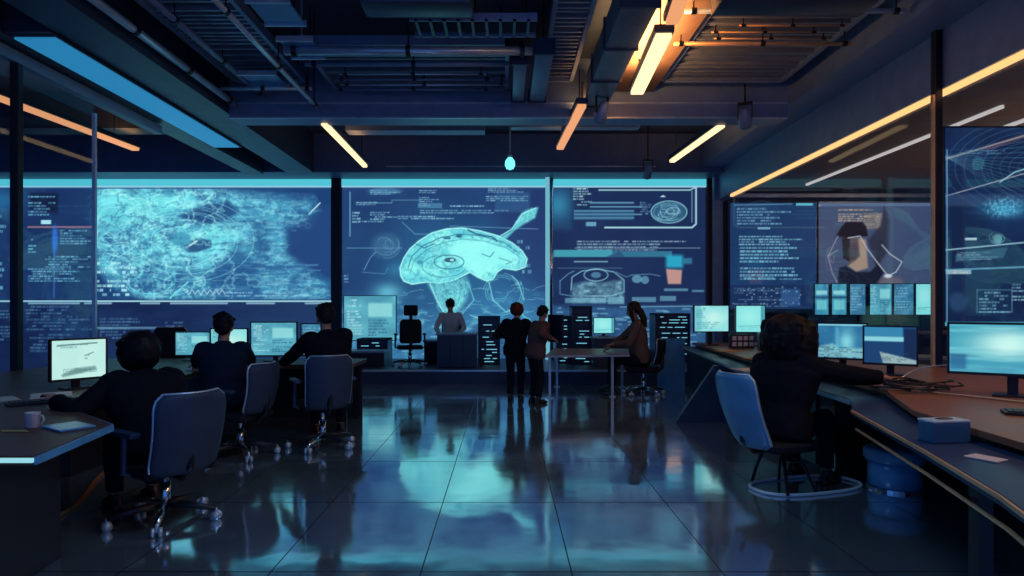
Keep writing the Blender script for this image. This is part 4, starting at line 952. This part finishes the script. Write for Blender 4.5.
monitor('small pale monitor behind the hands of the long-haired person', (at(604,12.4),12.4,PZ+0.56), 0.0, 0.42, 0.32, 'plain', 23, 0.05)
console('console behind the middle table carrying a small pale monitor', at(594,12.1), at(640,12.1), 12.15, 0.6, 0.56, M_DBLUE)
# side room: counter with a row of six monitors
cn = thing('side_counter', 'brown-topped counter in the side room under a row of small monitors', 'counter', (7.4,11.3,0))
MB().box((-1.9,0,0),(1.6,0.7,0.90),0.01).build('body', M_BEAMD, cn); MB().box((-1.95,-0.04,0.90),(1.65,0.75,0.95),0.006).build('counter_top', M_BROWN, cn)
GM = 'small monitors in the side room'
for i, (a, b, kd) in enumerate(((814,829,'tall'),(831,847,'tall'),(849,866,'dim'),(869,892,'data'),(893,914,'dim'),(915,934,'plain'))):
    ym = 11.55; x0, x1 = at(a,ym), at(b,ym); n = ('leftmost','second from left','third from left','fourth from left','fifth from left','brightest, rightmost')[i]
    monitor(n+' in the row of small monitors in the side room', ((x0+x1)/2,ym,0.95), 0.0, x1-x0, 0.58, kd, 40+i, 0.28, GM)
wbn = thing('side_cabinet', 'low warm-lit cabinet behind the copper-edged post', 'cabinet', (at(918,9.3),9.3,0))
MB().box((-0.45,0,0),(0.5,0.5,0.62),0.01).build('body', M_BROWN, wbn); MB().box((-0.48,-0.02,0.62),(0.53,0.52,0.66),0.005).build('counter_top', mat('tan_top',(0.6,0.42,0.34),0.5), wbn)
MB().box((0.02,-0.015,0.05),(0.46,0.0,0.58),0.004).build('door', M_BROWN, wbn); MB().box((-0.42,-0.015,0.05),(-0.02,0.0,0.58),0.004).build('door', M_BROWN, wbn)

# ------------------------------------------------------------------ chairs
P1, P2, P3, P6 = (-2.30,4.28), (-2.72,6.15), (-1.78,6.62), (2.10,4.95)
r1 = face_to(P1, (-3.5,5.25)); r2 = face_to(P2, (-3.1,7.6)); r3 = face_to(P3, (-2.15,7.6)); r6 = face_to(P6, (3.3,5.75))
chair('slate office chair of the nearest left person, seen from behind', (-2.24,4.22,0), r1+0.1, 0.40, (0.44,0.48,0.52), back_z=0.0, tilt=0.22)
chair('slate office chair of the second seated person, at the left desk', (-2.50,6.04,0), r2+1.0, 0.42, (0.40,0.44,0.46), back_z=0.05)
chair('slate swivel chair under the leaning person near the dark column', (-1.83,6.42,0), r3+0.15, 0.46, (0.42,0.46,0.52), back_z=0.0)
chair('empty black office chair behind the left desk', (-4.85,9.2,0), 0.6, 0.46, (0.42,0.44,0.6), M_SEAT)
chair('glossy blue chair of the big-haired person on a chrome sled base', (2.08,4.92,0), -math.pi/2+0.3, 0.40, (0.42,0.46,0.56), M_CHAIRB, False, False, True, tilt=0.34, back_z=0.0)
chair('high-backed black chair with headrest on the back stage', (at(410,12.2),12.2,PZ), 0.2, 0.40, (0.40,0.40,0.45), M_SEAT, True, True, tilt=0.05)
chair('black chair of the long-haired person by the middle table', (2.20,10.15,0), 1.1, 0.44, (0.40,0.42,0.40), M_SEAT, False)
chair('chair of the pale-shirted back person, behind the console', (at(451,12.95),12.95,PZ), 3.14, 0.42, (0.40,0.42,0.35), M_SEAT, False)

# ------------------------------------------------------------------ people
def ik(a, t, l1, l2, pole):
    a, t, pole = Vector(a), Vector(t), Vector(pole); d = t-a; L = min(d.length, (l1+l2)*0.995); dn = d.normalized(); t = a+dn*L
    x = (l1*l1-l2*l2+L*L)/(2*L); h = math.sqrt(max(0, l1*l1-x*x)); p = pole-dn*pole.dot(dn)
    if p.length < 1e-5: p = dn.orthogonal()
    return a+dn*x+p.normalized()*h, t
def fuse(mb, name, m, parent, vox, fold=0.0, smooth=3, fscale=9.0):
    o = mb.build(name, m, None)
    md = o.modifiers.new('r', 'REMESH'); md.mode = 'VOXEL'; md.voxel_size = vox; md.adaptivity = 0.0
    s = o.modifiers.new('s', 'SMOOTH'); s.factor = 0.5; s.iterations = smooth
    dg = bpy.context.evaluated_depsgraph_get(); me = bpy.data.meshes.new_from_object(o.evaluated_get(dg), depsgraph=dg)
    old = o.data; o.modifiers.clear(); o.data = me; bpy.data.meshes.remove(old); me.name = name
    if fold:
        n = len(me.vertices); nn = [v.normal.copy() for v in me.vertices]
        for v, no in zip(me.vertices, nn):
            p = v.co; q = mnoise.noise(Vector((p.x*fscale, p.y*fscale, p.z*fscale*1.7)))+0.5*mnoise.noise(p*fscale*2.3)
            v.co = p+no*(q*fold)
    me.polygons.foreach_set('use_smooth', [True]*len(me.polygons)); me.update()
    if not me.materials: me.materials.append(m)
    o.parent = parent; return o
def hand(mb, wrist, d, nrm, side, curl=0.5, sc=1.0):
    """palm, four bent fingers and a thumb; d points along the hand, nrm out of its back"""
    d = Vector(d).normalized(); n = Vector(nrm); n = (n-d*n.dot(d)).normalized(); lat = d.cross(n)*side; w = Vector(wrist)
    mb.capsule(w-d*0.02, w+d*0.02, 0.027*sc, 0.028*sc); 
    for o in (-0.024, -0.008, 0.008, 0.024): mb.capsule(w+d*0.01+lat*o*0.7*sc, w+d*0.085*sc+lat*o*sc, 0.015*sc, 0.0115*sc, 8)
    for o, l in ((-0.030,0.062),(-0.010,0.078),(0.010,0.084),(0.030,0.074)):
        p = w+d*0.088*sc+lat*o*sc; a = curl*0.5
        for seg in (0.45,0.32,0.23):
            q = p+(d*math.cos(a)-n*math.sin(a))*l*seg*sc; mb.capsule(p, q, 0.0088*sc, 0.0078*sc, 8); p = q; a += curl*0.8
    p = w+d*0.03*sc+lat*0.026*sc; q = p+(lat*0.75+d*0.65-n*0.25).normalized()*0.042*sc; r = q+(d*0.9+lat*0.25-n*0.35).normalized()*0.034*sc
    mb.capsule(p, q, 0.0125*sc, 0.010*sc, 8); mb.capsule(q, r, 0.0098*sc, 0.0085*sc, 8)
def person(label, loc, rz, scale=1.0, seat=None, stand=None, lean=0.15, side_lean=0.0, head_yaw=0.0, head_pitch=0.2, hands=((-0.25,0.5,0.78),(0.25,0.5,0.78)),
           feet=None, hair='short', m_hair=None, m_jack=None, m_trou=None, m_shoe=None, vox=0.011, bulk=1.0, hair_size=1.0, twist=0.0, curl=0.5, palm=((0,0,1),(0,0,1)), front=None):
    m_hair = m_hair or M_HAIR; m_jack = m_jack or M_JACK; m_trou = m_trou or M_TROU
    root = thing('person', label, 'person', loc, rz, 'people'); root.scale = (scale,)*3
    pz = (seat+0.10) if seat is not None else stand
    up = Vector((math.sin(side_lean), math.sin(lean)*math.cos(side_lean), math.cos(lean)*math.cos(side_lean)))
    rt = Vector((math.cos(twist), math.sin(twist), 0)); rt = (rt-up*rt.dot(up)).normalized(); fw = up.cross(rt)
    pel = Vector((0,0,pz)); ch = pel+up*0.33; sh = pel+up*0.50; nb = pel+up*0.545
    nk = nb+(up*0.6+Vector((0,0,0.4))+fw*0.25).normalized()*0.075
    Rh = Matrix.Rotation(head_yaw,3,'Z') @ Matrix.Rotation(-head_pitch,3,'X')
    hc = nk+Vector((0,0,0.105))+Rh @ Vector((0,0.02,0))
    S_ = [sh+rt*(-0.185), sh+rt*0.185]; arms = []
    for i in (0, 1):
        sd = (-1, 1)[i]; e, wv = ik(S_[i], hands[i], 0.29, 0.255, rt*sd*0.7-Vector((0,0,0.8))-fw*0.35); arms.append((S_[i], e, wv))
    legs = []
    if feet is None: feet = ((-0.13,0.42,0.09),(0.13,0.45,0.09)) if seat is not None else ((-0.09,0.0,0.09),(0.09,0.02,0.09))
    for i in (0, 1):
        sd = (-1, 1)[i]; hp = pel+Vector((sd*0.09,0,-0.03)); ln = 0.43 if seat is not None else (stand-0.03-0.09)/2*1.01
        k, an = ik(hp, feet[i], ln, ln, Vector((sd*0.12,1,0.35))); legs.append((hp, k, an))
    def torso(mb, g):
        mb.loft([pel-up*0.10, pel-up*0.04, pel+up*0.06, pel+up*0.18, ch, pel+up*0.44, pel+up*0.50, nb+up*0.015],
                [(0.13*g,0.09*g),(0.172*g,0.125*g),(0.168*g,0.122*g),(0.148*g,0.108*g),(0.172*g,0.122*g),(0.188*g,0.115*g),(0.16*g,0.09*g),(0.062*g,0.062*g)], 20, up=fw)
        for i in (0,1): mb.capsule(S_[i]+rt*(0.03 if i == 0 else -0.03), S_[i], 0.066*g, 0.064*g)
    def footm(mb, an, g, fwd):
        f = Vector(fwd); b = Vector((an.x, an.y, 0.035)); mb.capsule(an, b-f*0.02, 0.042*g, 0.040*g); mb.capsule(b-f*0.035, b+f*0.10, 0.036*g, 0.038*g); mb.capsule(b+f*0.10-Vector((0,0,0.004)), b+f*0.165-Vector((0,0,0.01)), 0.036*g, 0.024*g)
    # one continuous body
    b = MB(); torso(b, 0.92); b.capsule(nb-up*0.04, hc-Vector((0,0,0.05)), 0.058, 0.052, 14)
    def hp_(v): return hc+Rh @ Vector(v)
    b.ell(hp_((0,-0.012,0.028)), (0.076,0.094,0.098), Rh, 20, 14); b.ell(hp_((0,0.022,-0.05)), (0.057,0.064,0.068), Rh); b.ell(hp_((0,0.05,-0.093)), (0.026,0.026,0.022), Rh)
    b.capsule(hp_((0,0.082,0.012)), hp_((0,0.104,-0.028)), 0.009, 0.014, 8); b.capsule(hp_((-0.035,0.078,0.028)), hp_((0.035,0.078,0.028)), 0.012, 0.012, 8)
    b.capsule(hp_((-0.02,0.083,-0.058)), hp_((0.02,0.083,-0.058)), 0.008, 0.008, 8); b.capsule(hp_((-0.016,0.082,-0.068)), hp_((0.016,0.082,-0.068)), 0.008, 0.008, 8)
    for sx in (-1,1): b.ell(hp_((sx*0.079,-0.005,-0.012)), (0.012,0.022,0.032), Rh, 10, 8); b.ell(hp_((sx*0.046,0.055,-0.022)), (0.026,0.028,0.022), Rh, 10, 8)
    for i, (s0, e, w) in enumerate(arms):
        b.capsule(s0, e, 0.050, 0.040); b.capsule(e, e+(w-e)*0.4, 0.042, 0.040); b.capsule(e+(w-e)*0.4, w, 0.040, 0.026)
        hd = (w-e).normalized(); hand(b, w, hd, palm[i], -1 if i == 0 else 1, curl)
    for hpv, k, an in legs:
        b.capsule(hpv, k, 0.085, 0.055); b.capsule(k, k+(an-k)*0.35, 0.054, 0.056); b.capsule(k+(an-k)*0.35, an, 0.056, 0.036)
        footm(b, an, 0.85, (0,1,0))
    fuse(b, 'body', M_SKIN, root, min(vox, 0.0085), 0, 2)
    ey = MB()
    for sx in (-1,1): ey.ell(hp_((sx*0.031,0.082,0.004)), (0.0125,0.007,0.0065), Rh, 10, 6)
    ey.build('eyes', M_PLAST, root, True)
    j = MB(); torso(j, 1.12*bulk)
    for s0, e, w in arms:
        we = w-(w-e).normalized()*0.015; j.capsule(s0, e, 0.066*bulk, 0.054*bulk); j.loft([e-(e-s0).normalized()*0.03, e+(we-e)*0.12, e+(we-e)*0.5, we],[0.052*bulk,0.056*bulk,0.050*bulk,0.040*bulk],12)
    j.loft([nb-up*0.02, nb+up*0.035],[(0.080,0.078),(0.070,0.068)],16,up=fw)
    fuse(j, 'jacket', m_jack, root, vox, 0.006)
    t = MB(); t.loft([pel-up*0.11, pel-up*0.04, pel+up*0.09],[(0.14,0.10),(0.183,0.134),(0.172,0.126)],18,up=fw)
    for hpv, k, an in legs:
        t.capsule(hpv, k, 0.098, 0.070); kd = (an-k); t.loft([k-kd*0.02, k+kd*0.3, k+kd*0.92],[0.070,0.066,0.056],14)
    fuse(t, 'trousers', m_trou, root, vox, 0.005)
    for hpv, k, an in legs:
        f = MB(); footm(f, an, 1.12, (0,1,0)); f.box((an.x-0.036, an.y-0.07, 0.0),(an.x+0.036, an.y+0.16, 0.016),0.006); fuse(f, 'shoe', m_shoe or M_SHOE, root, 0.009, 0, 2)
    g = hair_size; h = MB(); rnd = random.Random(len(label))
    if hair == 'short':
        ho = (g-1)*0.07; h.ell(hp_((0,-0.022,0.045-ho)), (0.088*g,0.102*g,0.098*g), Rh, 20, 14); h.ell(hp_((0,-0.06,0.0)), (0.078*g,0.062*g,0.082*min(g,1.2)), Rh)
        for i in range(16):
            a = rnd.random()*6.28; el = rnd.uniform(0.2,1.5); d = Rh @ Vector((math.cos(a)*math.cos(el), math.sin(a)*math.cos(el), math.sin(el)))
            p = hp_((0,-0.022,0.045-ho))+Vector((d.x*0.085*g,d.y*0.098*g,d.z*0.09*g)); h.capsule(p, p+(d+Vector((0,0,-.4))).normalized()*0.016, 0.022*g, 0.012, 8)
    elif hair == 'bob':
        ho = (g-1)*0.07; h.ell(hp_((0,-0.03,0.04-ho)), (0.112*g,0.122*g,0.110*g), Rh, 20, 14); h.ell(hp_((0,-0.055,-0.06)), (0.115*g,0.085*g,0.12*g), Rh, 20, 14)
        for sx in (-1,1): h.ell(hp_((sx*0.088*g,0.0,-0.055)), (0.040*g,0.068*g,0.115*g), Rh)
        for i in range(40):
            a = rnd.uniform(2.6,6.8); p = hp_((0,-0.03,0)) + Rh @ Vector((math.cos(a)*0.105*g, math.sin(a)*0.105*g, rnd.uniform(-0.08,0.08))); h.capsule(p, p+Rh @ Vector((math.cos(a)*0.012, math.sin(a)*0.012, -0.085)), 0.022*g, 0.009, 8)
    elif hair == 'long':
        h.ell(hp_((0,-0.024,0.042)), (0.092*g,0.106*g,0.096*g), Rh, 20, 14); h.loft([hp_((0,-0.05,0.03)),hp_((0,-0.10,-0.06)),hp_((0,-0.115,-0.18)),hp_((0,-0.10,-0.29))],[(0.085,0.06),(0.095,0.055),(0.085,0.045),(0.05,0.02)],14,up=Rh @ Vector((0,1,0)))
        for sx in (-1,1): h.loft([hp_((sx*0.07,0.01,0.07)),hp_((sx*0.092,0.02,-0.02)),hp_((sx*0.088,0.03,-0.13)),hp_((sx*0.075,0.045,-0.23))],[0.03,0.030,0.027,0.010],10)
    fuse(h, 'hair', m_hair, root, 0.011, 0.006, 3, 16)
    if front:
        f = MB(); f.loft([nb-up*0.03+fw*0.075, ch+up*0.02+fw*0.142, pel+up*0.12+fw*0.140],[(0.03,0.02),(0.075,0.02),(0.07,0.02)],12,up=fw); fuse(f, 'shirt_front', front, root, 0.012, 0.002)
    return root
def loc2(root_loc, rz, s, p):     # world point -> the person's own frame
    d = Vector(p)-Vector(root_loc); return tuple((Matrix.Rotation(-rz,3,'Z') @ d)/s)
def seated(label, at_, rz, s, seat, hands_w, **k):
    L = (at_[0], at_[1], k.pop('z0', 0)); hh = tuple(loc2(L, rz, s, p) for p in hands_w)
    return person(label, L, rz, s, seat=seat/s, hands=hh, **k)
seated('nearest seated person on the left, dark hair, black top, typing', P1, r1, 1.0, 0.37, ((-2.98,4.25,0.79),(-2.88,4.80,0.80)), lean=0.60, head_yaw=0.05, head_pitch=0.30, hair='short', hair_size=1.55, bulk=1.36, vox=0.011)
seated('second seated person on the left, navy top, before a cyan monitor', P2, r2, 0.99, 0.40, ((-3.20,6.62,0.80),(-2.68,6.78,0.80)), lean=0.12, head_yaw=-0.1, head_pitch=0.1, hair='short', m_jack=M_JACKB, hair_size=1.08, bulk=1.14, vox=0.012)
seated('seated person leaning left onto the desk beside the dark column', P3, r3, 1.02, 0.48, ((-2.40,6.92,0.80),(-1.86,7.36,0.80)), lean=0.22, side_lean=-0.10, head_yaw=0.3, head_pitch=0.25, hair='short', hair_size=1.1, bulk=1.2, vox=0.012)
seated('seated person with big dark bobbed hair at the right desk', P6, r6, 1.03, 0.35, ((2.62,5.22,0.865),(2.88,4.85,0.865)), lean=0.24, head_yaw=0.0, head_pitch=0.15, hair='bob', hair_size=1.62, bulk=1.34, vox=0.011)
L5 = (2.18,10.2); r5 = face_to(L5,(1.3,10.35))
seated('long-haired person in brown seated at the middle table', L5, r5, 1.08, 0.46, ((1.72,10.10,0.80),(1.68,10.42,0.72)), lean=0.15, head_yaw=-0.2, head_pitch=0.3, hair='long', m_hair=M_HAIRB, m_jack=M_TAN, vox=0.014)
L4 = (at(451,12.95),12.92); r4 = math.pi
seated('seated person in a pale shirt behind the blue console', L4, r4, 1.0, 0.42, ((at(462,12.6),12.62,0.92),(at(441,12.6),12.62,0.92)), z0=PZ, lean=0.15, head_pitch=0.4, hair='short', m_jack=M_SHIRT, hair_size=1.1, vox=0.014) if False else \
person('seated person in a pale shirt behind the blue console', (L4[0],L4[1],PZ), r4, 0.95, seat=0.42, hands=((-0.22,0.40,0.66),(0.22,0.40,0.66)), lean=0.18, head_pitch=0.45, hair='short', m_jack=M_SHIRT, hair_size=1.12, vox=0.014)
def standing(label, x, y, rz, s, hands_w, **k):
    L = (x, y, 0); return person(label, L, rz, s, stand=0.88, hands=tuple(loc2(L, rz, s, p) for p in hands_w), **k)
SA = (0.15, 9.46); ra = face_to(SA, (0.6,9.3))
standing('standing person in black with dark red hair, left of the pair', SA[0], SA[1], -0.25, 0.84, ((0.04,9.66,0.95),(0.36,9.62,0.98)), lean=0.16, head_yaw=-0.6, head_pitch=0.3, hair='short', m_hair=M_HAIRR, hair_size=1.3, bulk=1.15, vox=0.013)
SB = (0.43, 9.24)
standing('standing person in a brown jacket holding a dark folder', SB[0], SB[1], -1.1, 0.82, ((0.68,9.38,0.97),(0.66,9.06,0.95)), lean=0.22, head_yaw=0.3, head_pitch=0.55, hair='short', m_hair=M_HAIR, m_jack=M_JACKR, hair_size=1.05, bulk=1.25, vox=0.013)
fd = thing('folder', 'dark folder held upright by the standing person in brown', 'folder', (0.72,9.24,0.88), -1.1)
MB().box((-0.2,0.0,0),(0.2,0.012,0.40),0.004).box((-0.2,0.018,0),(0.2,0.03,0.40),0.004).box((-0.2,0.0,0),(-0.188,0.03,0.40)).build('cover', M_JACKB, fd); MB().box((-0.186,0.012,0.01),(0.19,0.018,0.39)).build('pages', M_PAPER, fd)

# ------------------------------------------------------------------ daylight-less world, added fill lights, camera
w = bpy.data.worlds.new('World'); SC.world = w; w.use_nodes = True
bg = w.node_tree.nodes['Background']; bg.inputs[0].default_value = (0.05,0.17,0.55,1); bg.inputs[1].default_value = 0.85
def area(name, loc, rot, sx, sy, power, col):
    l = bpy.data.lights.new(name, 'AREA'); l.shape = 'RECTANGLE'; l.size = sx; l.size_y = sy; l.energy = power; l.color = col
    o = bpy.data.objects.new(name, l); C.objects.link(o); o.location = loc; o.rotation_euler = rot; return o
area('warm_desk_fill', (4.48,2.6,3.6), (0,math.radians(35),0), 0.06, 5.4, 48, (1.0,0.5,0.2))  # unseen light added to warm the right desk
area('blue_overhead_fill', (0.0,3.4,4.3), (0,0,0), 2.0, 1.2, 40, (0.35,0.6,1.0))  # unseen blue fill added overhead, without a fixture
area('side_room_fill', (9.6,9.0,3.2), (0,math.radians(150),0), 2.0, 3.0, 55, (1.0,0.58,0.42))  # unseen fill added to brighten the side room ceiling
area('left_room_fill', (-9.0,9.5,4.2), (0,0,0), 3.0, 3.0, 30, (0.35,0.6,1.0))  # unseen blue fill added for the room beyond the partition
cam = bpy.data.cameras.new('Camera'); co = bpy.data.objects.new('Camera', cam); C.objects.link(co)
co.location = (0,0,H); co.rotation_euler = (math.pi/2,0,0); cam.sensor_width = 36; cam.lens = 36*F/1024
cam.shift_x = (512-CX)/1024; cam.shift_y = (CY-288)/1024; cam.clip_start = 0.05
SC.camera = co
vs = SC.view_settings; vs.view_transform = 'Standard'; vs.look = 'None'; vs.exposure = 0; vs.gamma = 1; vs.use_curve_mapping = False
SC.cycles.use_denoising = True; SC.cycles.max_bounces = 6; SC.cycles.sample_clamp_indirect = 4
